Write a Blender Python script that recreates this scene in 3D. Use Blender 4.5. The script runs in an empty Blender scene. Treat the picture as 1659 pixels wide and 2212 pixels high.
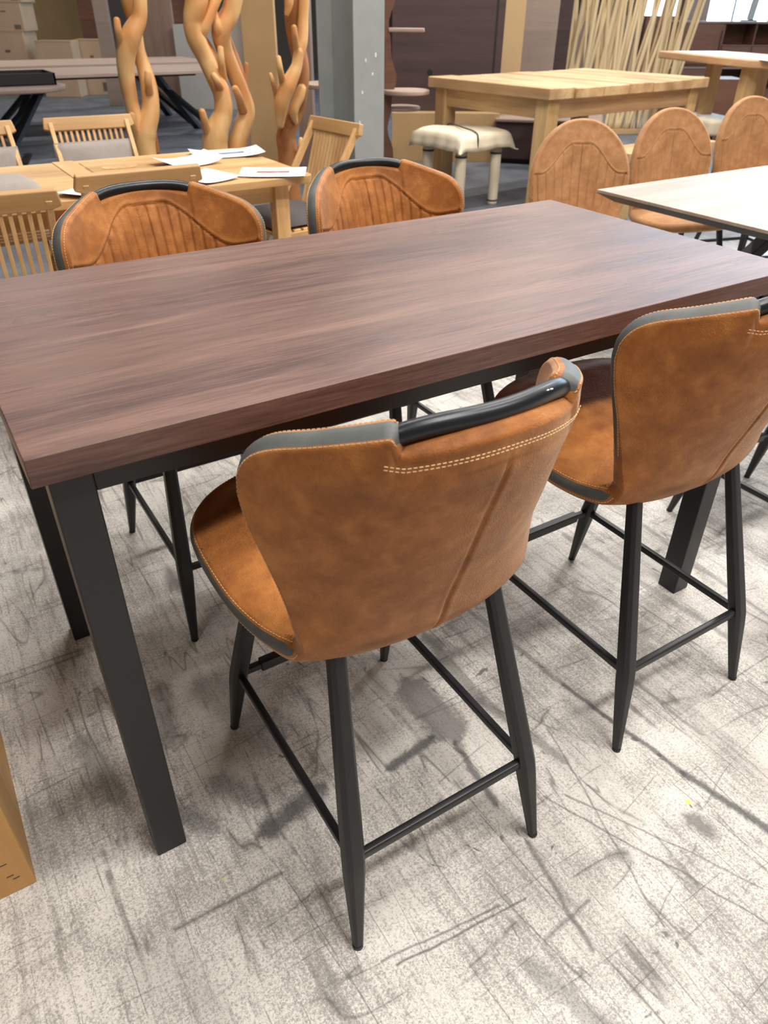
import bpy, bmesh, math, random
import numpy as np
from mathutils import Vector, Matrix, Euler
random.seed(7)
SC = bpy.context.scene
COL = SC.collection
R = math.radians

# ------------------------------------------------------------------ camera
CF, CTH, CYAW, CROLL, CH = 1586.87, 0.6014, 0.5617, 0.0078, 1.383
_F = Vector((math.sin(CYAW)*math.cos(CTH), math.cos(CYAW)*math.cos(CTH), -math.sin(CTH)))
_R0 = Vector((math.cos(CYAW), -math.sin(CYAW), 0)); _U0 = _R0.cross(_F)
_R = _R0*math.cos(CROLL) + _U0*math.sin(CROLL); _U = -_R0*math.sin(CROLL) + _U0*math.cos(CROLL)
def at(u, v, x=None, y=None, z=None):
    """world point seen at photo pixel (u,v) on the plane x=, y= or z="""
    d = _F + _R*((u-829.5)/CF) - _U*((v-1106)/CF)
    if z is not None: t = (z-CH)/d.z
    elif x is not None: t = x/d.x
    else: t = y/d.y
    return Vector((0, 0, CH)) + d*t
cd = bpy.data.cameras.new('camera'); cam = bpy.data.objects.new('camera', cd); COL.objects.link(cam)
cam.matrix_world = Matrix(((_R.x, _U.x, -_F.x, 0), (_R.y, _U.y, -_F.y, 0), (_R.z, _U.z, -_F.z, CH), (0, 0, 0, 1)))
cd.sensor_fit = 'HORIZONTAL'; cd.sensor_width = 36; cd.lens = CF/1659*36; cd.clip_start = .02; cd.clip_end = 100
cd.dof.use_dof = True; cd.dof.focus_distance = 1.35; cd.dof.aperture_fstop = 5.6
cd.dof.aperture_fstop = 9.0
SC.camera = cam

# ------------------------------------------------------------------ node helpers
class NT:
    def __init__(s, name):
        m = bpy.data.materials.new(name); m.use_nodes = True
        s.m = m; s.t = m.node_tree; s.n = s.t.nodes; s.l = s.t.links
        s.b = s.n['Principled BSDF']; s._tc = None
    def new(s, ty, **kw):
        n = s.n.new(ty)
        for k, v in kw.items(): setattr(n, k, v)
        return n
    def put(s, sock, v):
        if v is None: return
        if isinstance(v, bpy.types.NodeSocket): s.l.new(v, sock)
        else:
            if sock.type == 'RGBA' and len(v) == 3: v = (*v, 1)
            sock.default_value = v
    def oc(s):
        if not s._tc: s._tc = s.new('ShaderNodeTexCoord')
        return s._tc.outputs['Object']
    def map(s, scale=(1, 1, 1), rot=(0, 0, 0), loc=(0, 0, 0), vec=None):
        n = s.new('ShaderNodeMapping'); s.put(n.inputs['Vector'], vec or s.oc())
        n.inputs['Scale'].default_value = scale; n.inputs['Rotation'].default_value = rot; n.inputs['Location'].default_value = loc
        return n.outputs[0]
    def noise(s, scale, detail=3, rough=.55, vec=None, dist=0):
        n = s.new('ShaderNodeTexNoise'); s.put(n.inputs['Vector'], vec or s.oc())
        n.inputs['Scale'].default_value = scale; n.inputs['Detail'].default_value = detail
        n.inputs['Roughness'].default_value = rough; n.inputs['Distortion'].default_value = dist
        return n.outputs['Fac']
    def voro(s, scale, feature='DISTANCE_TO_EDGE', vec=None):
        n = s.new('ShaderNodeTexVoronoi', feature=feature); s.put(n.inputs['Vector'], vec or s.oc())
        n.inputs['Scale'].default_value = scale
        return n.outputs['Distance']
    def ramp(s, fac, stops, interp='LINEAR'):
        n = s.new('ShaderNodeValToRGB'); s.put(n.inputs[0], fac); n.color_ramp.interpolation = interp
        el = n.color_ramp.elements
        while len(el) < len(stops): el.new(.5)
        for e, (p, c) in zip(el, stops):
            e.position = p; e.color = (*c, 1) if not isinstance(c, (int, float)) else (c, c, c, 1)
        return n.outputs[0]
    def math(s, op, a, b=None, clamp=False):
        n = s.new('ShaderNodeMath', operation=op, use_clamp=clamp); s.put(n.inputs[0], a)
        if b is not None: s.put(n.inputs[1], b)
        return n.outputs[0]
    def mix(s, fac, a, b, mode='MIX'):
        n = s.new('ShaderNodeMix', data_type='RGBA', blend_type=mode)
        s.put(n.inputs[0], fac); s.put(n.inputs[6], a); s.put(n.inputs[7], b)
        return n.outputs[2]
    def xyz(s):
        n = s.new('ShaderNodeSeparateXYZ'); s.put(n.inputs[0], s.oc()); return n.outputs
    def bump(s, h, strength=.3, dist=.002):
        n = s.new('ShaderNodeBump'); s.put(n.inputs['Height'], h)
        n.inputs['Strength'].default_value = strength; n.inputs['Distance'].default_value = dist
        s.l.new(n.outputs[0], s.b.inputs['Normal'])
    def fin(s, col=None, rough=None, metal=None, **kw):
        if col is not None: s.put(s.b.inputs['Base Color'], col)
        if rough is not None: s.put(s.b.inputs['Roughness'], rough)
        if metal is not None: s.put(s.b.inputs['Metallic'], metal)
        for k, v in kw.items(): s.put(s.b.inputs[k.replace('_', ' ')], v)
        return s.m
def rgb(r, g, b):
    f = lambda c: (c/255/12.92) if c/255 <= .04045 else ((c/255+.055)/1.055)**2.4
    return (f(r), f(g), f(b))
def scl(c, k): return tuple(min(1, x*k) for x in c)

def plain(name, c, rough=.6, metal=0, var=.12, nscale=6, bumps=0, bscale=200):
    t = NT(name); n = t.noise(nscale, 4)
    col = t.ramp(n, [(.3, scl(c, 1-var)), (.7, scl(c, 1+var))])
    if bumps: t.bump(t.noise(bscale, 2), bumps, .001)
    return t.fin(col, rough, metal)

def wood(name, c0, c1, axis='x', rough=.5, fine=60, broad=7, bump=.15, third=None, plank=0, coat=0):
    """straight grained timber, grain along axis"""
    t = NT(name)
    ax = {'x': (.06, 1, 1), 'y': (1, .06, 1), 'z': (1, 1, .06)}[axis]
    v = t.map(scale=ax)
    a = t.noise(broad, 4, .6, v, .4); b = t.noise(fine, 5, .7, v, .2)
    f = t.math('ADD', t.math('MULTIPLY', a, .65), t.math('MULTIPLY', b, .35))
    col = t.ramp(f, [(.36, c0), (.64, c1)])
    if third:
        ax2 = {'x': (.25, 1, 1), 'y': (1, .25, 1), 'z': (1, 1, .25)}[axis]
        k = t.noise(4, 2, .5, t.map(scale=ax2))
        col = t.mix(t.ramp(k, [(.45, 0), (.7, .8)]), col, third)
    t.bump(b, bump, .001)
    return t.fin(col, rough)

# ------------------------------------------------------------------ materials
M = {}
def make_leather(name, dark, mid, lite):
    t = NT(name)
    big = t.noise(7, 5, .6); med = t.noise(28, 4, .65); fine = t.noise(420, 2, .6)
    f = t.math('ADD', t.math('MULTIPLY', big, .6), t.math('MULTIPLY', med, .4))
    col = t.ramp(f, [(.34, dark), (.5, mid), (.68, lite)])
    peb = t.voro(330, 'F1'); mask = t.ramp(t.noise(5, 2), [(.42, 0), (.62, 1)])
    col = t.mix(t.math('MULTIPLY', t.ramp(peb, [(.25, 0), (.75, 1)]), t.math('MULTIPLY', mask, .35)), col, lite)
    h = t.math('ADD', t.math('MULTIPLY', peb, t.math('ADD', mask, .25)), t.math('MULTIPLY', fine, .5))
    t.bump(h, .5, .0012)
    return t.fin(col, t.ramp(med, [(.3, .72), (.7, .58)]), Specular_IOR_Level=.35, Sheen_Weight=.28, Sheen_Roughness=.5, Sheen_Tint=(1, .82, .62))
M['leather'] = make_leather('tan_leather', rgb(124, 70, 24), rgb(152, 90, 34), rgb(182, 117, 54))
M['leather2'] = make_leather('caramel_leather', rgb(148, 102, 62), rgb(168, 119, 76), rgb(190, 144, 98))
M['band'] = plain('grey_leather_band', rgb(84, 86, 84), .6, var=.15, nscale=30, bumps=.2, bscale=300)
M['thread'] = plain('cream_thread', rgb(214, 184, 140), .7)
M['black'] = plain('black_powder_coat', rgb(25, 26, 29), .42, .0, var=.08, nscale=3, bumps=.05, bscale=900)
M['blackdk'] = plain('black_steel', rgb(22, 22, 24), .5, .0, var=.1)
M['bar'] = plain('satin_black_steel_tube', rgb(34, 36, 41), .33, .3, var=.05)

def walnut():
    t = NT('dark_walnut_laminate')
    v = t.map(scale=(.09, 1, 1)); vf = t.map(scale=(.035, 1, 1)); vb = t.map(scale=(.22, 1, 1))
    broad = t.noise(9, 3, .5, v, .8); mid = t.noise(42, 5, .65, v, .6); fine = t.noise(210, 5, .75, vf, .15)
    f = t.math('ADD', t.math('ADD', t.math('MULTIPLY', broad, .42), t.math('MULTIPLY', mid, .28)), t.math('MULTIPLY', fine, .38))
    col = t.ramp(f, [(.38, rgb(58, 42, 39)), (.47, rgb(84, 61, 56)), (.56, rgb(108, 80, 72)), (.68, rgb(134, 104, 93))])
    warm = t.ramp(t.noise(5, 2, .5, vb), [(.45, 0), (.7, .4)])
    col = t.mix(warm, col, rgb(108, 82, 68))
    dk = t.ramp(t.noise(150, 4, .7, t.map(scale=(.05, 1, 1), loc=(3, 1, 0)), .5), [(.60, 0), (.70, .7)])
    col = t.mix(dk, col, rgb(58, 42, 40))
    cat = t.noise(1, 2, .5, t.map(scale=(2.2, 11, 1), loc=(2, 5, 0)), .9)
    cl_ = t.math('FRACT', t.math('MULTIPLY', cat, 13)); cg = t.ramp(t.noise(1, 2, .5, t.map(scale=(1.2, 4, 1), loc=(8, 2, 0))), [(.52, 0), (.62, .5)])
    col = t.mix(t.math('MULTIPLY', t.ramp(cl_, [(0, 1), (.25, 0), (1, 0)]), cg), col, rgb(66, 48, 44))
    pores = t.ramp(t.noise(330, 3, .7, vf), [(.64, 0), (.72, .55)])
    col = t.mix(pores, col, rgb(150, 120, 110))
    sm = t.noise(60, 3, .6, t.map(scale=(.3, 1, 1)), 1.5)
    t.bump(t.math('ADD', fine, sm), .09, .0006)
    return t.fin(col, t.ramp(mid, [(.3, .37), (.7, .45)]), Specular_IOR_Level=.34)
M['walnut'] = walnut()

def floor_mat():
    t = NT('worn_painted_concrete')
    X, Y, _ = t.xyz()
    base = rgb(214, 210, 203)
    n1 = t.noise(1.7, 5, .62); n2 = t.noise(6, 5, .65)
    sy = t.noise(1, 8, .78, t.map(scale=(60, 5, 1)))          # long streaks along Y
    sx = t.noise(1, 6, .72, t.map(scale=(3.6, 40, 1), loc=(4, 2, 0)))
    fleck = t.noise(190, 7, .9, dist=.5)
    crack = t.voro(85, vec=t.map(scale=(1, .7, 1)))
    wear = t.ramp(t.math('ADD', t.math('MULTIPLY', n1, .5), t.math('MULTIPLY', n2, .5)), [(.40, 0), (.62, 1)])
    thr = t.math('ADD', t.math('MULTIPLY', wear, .11), t.math('MULTIPLY', t.math('SUBTRACT', sy, .5), .14))
    fl = t.ramp(t.math('ADD', fleck, thr), [(.535, 0), (.585, 1)])
    col = t.mix(t.math('MULTIPLY', fl, .66), base, rgb(112, 106, 101))
    st = t.ramp(t.math('ADD', sy, t.math('MULTIPLY', wear, .1)), [(.55, 0), (.70, 1)])
    col = t.mix(t.math('MULTIPLY', st, .5), col, rgb(108, 103, 99))
    stx = t.ramp(t.math('ADD', sx, t.math('MULTIPLY', wear, .08)), [(.62, 0), (.74, 1)])
    col = t.mix(t.math('MULTIPLY', stx, .45), col, rgb(104, 99, 95))
    # soft grey rubbed zones and dark blots
    z = t.ramp(t.noise(1, 4, .6, t.map(scale=(3.4, 1.1, 1), loc=(1, 0, 0))), [(.50, 0), (.74, .6)])
    col = t.mix(z, col, rgb(138, 132, 127))
    blot = t.ramp(t.noise(11, 3, .6, dist=1.2), [(.69, 0), (.73, .8)])
    col = t.mix(blot, col, rgb(82, 77, 74))
    dd = t.ramp(t.noise(1, 3, .6, t.map(scale=(30, 7, 1), loc=(3, 9, 0)), 1.0), [(.69, 0), (.76, .9)])
    col = t.mix(dd, col, rgb(66, 63, 62))
    # thin scratches: contour lines of stretched noise
    def hair(scale, rot, w, loc, strength, gate):
        n = t.noise(1, 1, .4, t.map(scale=scale, rot=(0, 0, rot), loc=loc))
        d = t.math('ABSOLUTE', t.math('SUBTRACT', n, .5))
        g = t.ramp(t.noise(gate, 3, .6), [(.46, 0), (.56, 1)])
        return t.math('MULTIPLY', t.math('MULTIPLY', t.ramp(d, [(0, 1), (w, 0)]), g), strength)
    for sc_, ro, w, lo, stg, ga in [((7, .5, 1), .05, .006, (0, 0, 0), .75, 5), ((11, .7, 1), -.12, .006, (7, 3, 0), .7, 7),
                                    ((.6, 9, 1), .08, .006, (2, 8, 0), .7, 6), ((1.1, 6, 1), -.35, .005, (5, 5, 0), .6, 5),
                                    ((6, .8, 1), .5, .004, (9, 1, 0), .6, 4), ((14, 1.0, 1), .02, .007, (1, 6, 0), .7, 8)]:
        col = t.mix(hair(sc_, ro, w, lo, stg, ga), col, rgb(88, 83, 79))
    # scuffs of their own shape: segment masks broken by noise
    brk = t.noise(60, 4, .75)
    wob = t.math('MULTIPLY', t.math('SUBTRACT', t.noise(9, 2), .5), .02)
    def seg(x0, y0, x1, y1, w, s, c, hard=.5):
        nonlocal col
        dx, dy = x1-x0, y1-y0; L = math.hypot(dx, dy); ux, uy = dx/L, dy/L
        px = t.math('SUBTRACT', X, x0); py = t.math('SUBTRACT', Y, y0)
        al = t.math('ADD', t.math('MULTIPLY', px, ux), t.math('MULTIPLY', py, uy))
        pe = t.math('ADD', t.math('SUBTRACT', t.math('MULTIPLY', px, uy), t.math('MULTIPLY', py, ux)), wob)
        over = t.math('MAXIMUM', t.math('SUBTRACT', t.math('ABSOLUTE', t.math('SUBTRACT', al, L/2)), L/2), 0)
        d = t.math('ADD', t.math('ABSOLUTE', pe), over)
        m = t.ramp(t.math('ADD', d, t.math('MULTIPLY', t.math('SUBTRACT', brk, .5), w*1.6)), [(w*hard, 1), (w*1.3, 0)])
        col = t.mix(t.math('MULTIPLY', m, s), col, c)
    G, D = rgb(96, 93, 91), rgb(62, 62, 64)
    seg(1.05, .83, 1.10, .50, .007, .8, D); seg(1.10, .50, 1.15, .25, .011, .85, D); seg(1.02, 1.2, 1.05, .83, .008, .5, G)
    seg(.725, 1.02, .73, .86, .045, .75, G, .8); seg(.86, 1.15, .845, .90, .022, .65, G)
    seg(.845, .90, .90, .66, .014, .6, G); seg(.555, .85, .68, .87, .013, .8, D); seg(.72, .83, .70, .66, .010, .75, D)
    seg(.26, .855, .40, .885, .028, .8, D, .4); seg(.04, .765, .25, .76, .004, .8, G); seg(.35, .50, .62, .474, .003, .9, G)
    seg(.33, .52, .57, .49, .002, .8, G); seg(.55, .38, .60, .20, .02, .5, G); seg(.70, .56, .66, .34, .005, .8, G)
    seg(.16, 1.18, .20, 1.34, .03, .6, G); seg(.12, 1.0, .17, .92, .022, .5, D); seg(.22, 1.02, .28, .93, .03, .45, D)
    seg(.0, 1.28, .02, 1.10, .035, .55, G); seg(.60, .40, .72, .41, .004, .7, G); seg(.93, .75, .80, .30, .003, .7, G)
    seg(.80, .62, .98, .18, .0025, .8, G); seg(.84, .60, 1.02, .25, .0025, .7, G); seg(1.02, .42, 1.03, .38, .022, .8, G, .4)
    seg(1.2, 1.0, 1.22, .55, .005, .55, G); seg(1.5, 1.3, 1.55, .7, .012, .5, G); seg(1.75, 1.2, 1.7, .5, .01, .5, G)
    seg(.65, 1.6, .9, 1.05, .02, .4, G); seg(.9, 1.7, .95, 1.3, .03, .45, G); seg(.3, 1.3, .36, 1.05, .05, .4, G)
    seg(1.048, .452, 1.05, .446, .004, .95, rgb(228, 216, 60), .8); seg(.148, .81, .152, .81, .002, .95, rgb(210, 196, 80), .8)
    # slab colour blends to a darker blue grey farther along Y
    far = t.ramp(t.math('ADD', t.math('ADD', Y, t.math('MULTIPLY', X, .35)), t.math('MULTIPLY', n1, .6)), [(0, 0), (1, 0)])
    sm = t.new('ShaderNodeMapRange', interpolation_type='SMOOTHSTEP'); t.put(sm.inputs[0], t.math('ADD', Y, t.math('MULTIPLY', n1, .8)))
    sm.inputs[1].default_value = 3.2; sm.inputs[2].default_value = 4.2
    bare = t.ramp(t.noise(2.2, 5, .6), [(.35, rgb(84, 88, 96)), (.65, rgb(112, 117, 126))])
    col = t.mix(sm.outputs[0], col, bare)
    t.bump(t.math('SUBTRACT', n2, t.math('MULTIPLY', fl, .25)), .12, .002)
    rg = t.ramp(wear, [(0, .42), (1, .6)])
    return t.fin(col, rg, Specular_IOR_Level=.4)
M['floor'] = floor_mat()
M['teak_x'] = wood('teak_x', rgb(190, 146, 92), rgb(228, 188, 132), 'x', .5, third=rgb(158, 116, 72))
M['teak_y'] = wood('teak_y', rgb(190, 146, 92), rgb(228, 188, 132), 'y', .5, third=rgb(158, 116, 72))
M['teak_z'] = wood('teak_z', rgb(190, 144, 90), rgb(226, 184, 128), 'z', .5)
M['teakr_y'] = wood('raw_teak_y', rgb(176, 140, 96), rgb(222, 188, 142), 'y', .6, third=rgb(150, 110, 70))
M['teakr_x'] = wood('raw_teak_x', rgb(168, 128, 88), rgb(206, 170, 128), 'x', .6)
M['teakr_z'] = wood('raw_teak_z', rgb(176, 138, 90), rgb(214, 178, 128), 'z', .6)
M['oak'] = wood('pale_oak', rgb(148, 128, 114), rgb(182, 162, 148), 'x', .5, fine=90, broad=9, third=rgb(162, 138, 118), bump=.05)
M['brownpanel'] = wood('wenge_panel', rgb(58, 42, 42), rgb(80, 60, 58), 'x', .5, bump=.05)
M['darkcab'] = wood('dark_walnut_cabinet', rgb(92, 60, 46), rgb(124, 84, 64), 'x', .55)
M['greybrown'] = wood('grey_brown_oak', rgb(120, 98, 88), rgb(150, 126, 114), 'x', .55)
M['greybrown_z'] = wood('grey_brown_oak_z', rgb(120, 96, 84), rgb(148, 122, 108), 'z', .55)
M['greywood'] = wood('washed_oak_top', rgb(160, 138, 124), rgb(184, 160, 144), 'x', .5)
M['cardboard'] = plain('cardboard', rgb(172, 140, 98), .85, var=.07, nscale=3, bumps=.1)
M['cardlight'] = plain('pale_cardboard', rgb(186, 158, 132), .85, var=.06, nscale=3)
M['ply'] = wood('ply_board', rgb(190, 140, 80), rgb(216, 168, 106), 'z', .6, fine=30, broad=4, bump=.03)
M['cream'] = plain('cream_wrap', rgb(226, 212, 186), .7, var=.05, nscale=9, bumps=.2, bscale=40)
M['white'] = plain('white_paper', rgb(236, 236, 238), .7, var=.02)
M['strap'] = plain('dark_strap', rgb(60, 56, 52), .7)
M['cushion'] = plain('grey_cushion_cloth', rgb(158, 148, 142), .9, var=.05, nscale=40, bumps=.3, bscale=500)
M['cushdark'] = plain('charcoal_cushion_cloth', rgb(82, 76, 76), .9, var=.06, nscale=30)
M['steelgrey'] = plain('grey_painted_steel', rgb(152, 156, 153), .5, .0, var=.06, nscale=8, bumps=.05)
M['whitewall'] = plain('dull_wall', rgb(116, 104, 94), .9, var=.06, nscale=1)
M['darkwall'] = plain('dark_far_wall', rgb(88, 76, 68), .9, var=.1, nscale=1)
M['ceil'] = plain('ceiling_paint', rgb(160, 156, 150), .9)
M['beige'] = plain('beige_board', rgb(186, 156, 114), .8, var=.04, nscale=2)
M['taupe'] = wood('taupe_board', rgb(140, 122, 110), rgb(156, 138, 126), 'x', .6, bump=.03)
M['plastic'] = NT('clear_plastic_wrap').fin(rgb(178, 176, 172), .25, Specular_IOR_Level=.8)
M['ink'] = plain('printed_picture', rgb(150, 110, 100), .7, var=.5, nscale=60)
M['inkblue'] = plain('printed_blue', rgb(110, 120, 160), .7, var=.4, nscale=60)
M['printdark'] = plain('printed_mark', rgb(110, 92, 80), .9)
def root_mat():
    t = NT('peeled_root_wood')
    v = t.map(scale=(1, 1, .25)); a = t.noise(9, 4, .6, v, .6); b = t.noise(2.6, 2, .5)
    col = t.ramp(a, [(.3, rgb(212, 162, 100)), (.7, rgb(238, 196, 138))])
    col = t.mix(t.ramp(b, [(.45, 0), (.62, .8)]), col, rgb(202, 132, 70))
    t.bump(a, .2, .004)
    return t.fin(col, .55)
M['root'] = root_mat()
M['hollow'] = plain('hollow_root_heart', rgb(168, 110, 62), .65, var=.15, nscale=8)
M['stick'] = wood('peeled_stick', rgb(206, 180, 138), rgb(234, 212, 172), 'z', .6)
def emit(name, c, k):
    t = NT(name); t.put(t.b.inputs['Base Color'], (0.8, .8, .8)); t.put(t.b.inputs['Emission Color'], c); t.put(t.b.inputs['Emission Strength'], k)
    return t.m
M['daylight'] = emit('daylit_frosted_pane', (.56, .79, 1.0), 21.0)
M['lamp'] = emit('lit_diffuser', (1.0, .93, .84), 12)

# ------------------------------------------------------------------ mesh helpers
class MB:
    def __init__(s): s.v = []; s.f = []
    def add(s, vs, fs):
        o = len(s.v); s.v += [tuple(p) for p in vs]; s.f += [tuple(i+o for i in f) for f in fs]; return s
    def box(s, x0, x1, y0, y1, z0, z1, mat=None):
        vs = [Vector((x, y, z)) for x in (x0, x1) for y in (y0, y1) for z in (z0, z1)]
        if mat is not None: vs = [mat @ p for p in vs]
        return s.add(vs, [(0, 1, 3, 2), (4, 6, 7, 5), (0, 4, 5, 1), (2, 3, 7, 6), (0, 2, 6, 4), (1, 5, 7, 3)])
    def bar(s, a, b, w, h=None, w2=None, h2=None, up=(0, 0, 1)):
        """square bar from a to b"""
        a, b = Vector(a), Vector(b); h = h or w; w2 = w2 or w; h2 = h2 or (w2 if h == w else h)
        d = (b-a).normalized(); u = Vector(up)
        if abs(d.dot(u)) > .95: u = Vector((0, 1, 0))
        sx = d.cross(u).normalized(); sy = sx.cross(d).normalized()
        vs = []
        for p, ww, hh in ((a, w, h), (b, w2, h2)):
            for i, j in ((-1, -1), (1, -1), (1, 1), (-1, 1)): vs.append(p+sx*i*ww/2+sy*j*hh/2)
        return s.add(vs, [(3, 2, 1, 0), (4, 5, 6, 7), (0, 1, 5, 4), (1, 2, 6, 5), (2, 3, 7, 6), (3, 0, 4, 7)])
    def tube(s, pts, rad, n=12, flat=1.0):
        pts = [Vector(p) for p in pts]; m = len(pts)
        if not hasattr(rad, '__len__'): rad = [rad]*m
        o = len(s.v); ref = None; rings = []
        for i, p in enumerate(pts):
            d = (pts[min(i+1, m-1)]-pts[max(i-1, 0)]).normalized()
            if ref is None:
                ref = Vector((0, 0, 1)) if abs(d.z) < .9 else Vector((1, 0, 0))
            sx = d.cross(ref).normalized(); ref = sx.cross(d).normalized()
            for k in range(n):
                a = 2*math.pi*k/n; s.v.append(tuple(p+(sx*math.cos(a)+ref*math.sin(a)*flat)*rad[i]))
        for i in range(m-1):
            for k in range(n):
                s.f.append((o+i*n+k, o+i*n+(k+1) % n, o+(i+1)*n+(k+1) % n, o+(i+1)*n+k))
        s.f.append(tuple(o+k for k in reversed(range(n)))); s.f.append(tuple(o+(m-1)*n+k for k in range(n)))
        return s
    def prism(s, poly, z0, z1):
        n = len(poly); vs = [(x, y, z0) for x, y in poly]+[(x, y, z1) for x, y in poly]
        return s.add(vs, [tuple(reversed(range(n))), tuple(range(n, 2*n))]+[(i, (i+1) % n, n+(i+1) % n, n+i) for i in range(n)])
    def build(s, name, mat, parent=None, smooth=False, bevel=0, seg=2, loc=None, rotz=0, weld=False):
        me = bpy.data.meshes.new(name); me.from_pydata(s.v, [], s.f)
        bm = bmesh.new(); bm.from_mesh(me)
        if weld: bmesh.ops.remove_doubles(bm, verts=bm.verts, dist=1e-5)
        bmesh.ops.recalc_face_normals(bm, faces=bm.faces); bm.to_mesh(me); bm.free()
        me.materials.append(mat)
        if smooth:
            for p in me.polygons: p.use_smooth = True
        o = bpy.data.objects.new(name, me); COL.objects.link(o)
        if parent: o.parent = parent
        if loc is not None: o.location = loc
        o.rotation_euler.z = rotz
        if bevel:
            b = o.modifiers.new('bevel', 'BEVEL'); b.width = bevel; b.segments = seg; b.limit_method = 'ANGLE'; b.angle_limit = R(35)
            for p in me.polygons: p.use_smooth = True
            w = o.modifiers.new('wn', 'WEIGHTED_NORMAL'); w.keep_sharp = True
        return o
def catmull(pts, n=8):
    pts = [Vector(p) for p in pts]; out = []
    for i in range(len(pts)-1):
        p0, p1, p2, p3 = pts[max(i-1, 0)], pts[i], pts[i+1], pts[min(i+2, len(pts)-1)]
        for k in range(n):
            t = k/n; out.append(.5*((2*p1)+(p2-p0)*t+(2*p0-5*p1+4*p2-p3)*t*t+(3*p1-p0-3*p2+p3)*t**3))
    out.append(pts[-1]); return out
def tag(o, label=None, cat=None, group=None, kind=None):
    if label: o['label'] = label
    if cat: o['category'] = cat
    if group: o['group'] = group
    if kind: o['kind'] = kind
    return o
def empty(name, loc, rotz=0, label=None, cat=None, group=None):
    o = bpy.data.objects.new(name, None); COL.objects.link(o); o.location = loc; o.rotation_euler.z = rotz
    o.empty_display_size = .1
    return tag(o, label, cat, group)
def copy_tree(o, loc=None, rotz=None, label=None, group=None, parent=None):
    c = o.copy(); COL.objects.link(c)
    if parent: c.parent = parent
    if loc is not None: c.location = loc
    if rotz is not None: c.rotation_euler.z = rotz
    if label: c['label'] = label
    if group: c['group'] = group
    for ch in list(o.children): copy_tree(ch, parent=c)
    return c
def struct(o): o['kind'] = 'structure'; return o

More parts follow.
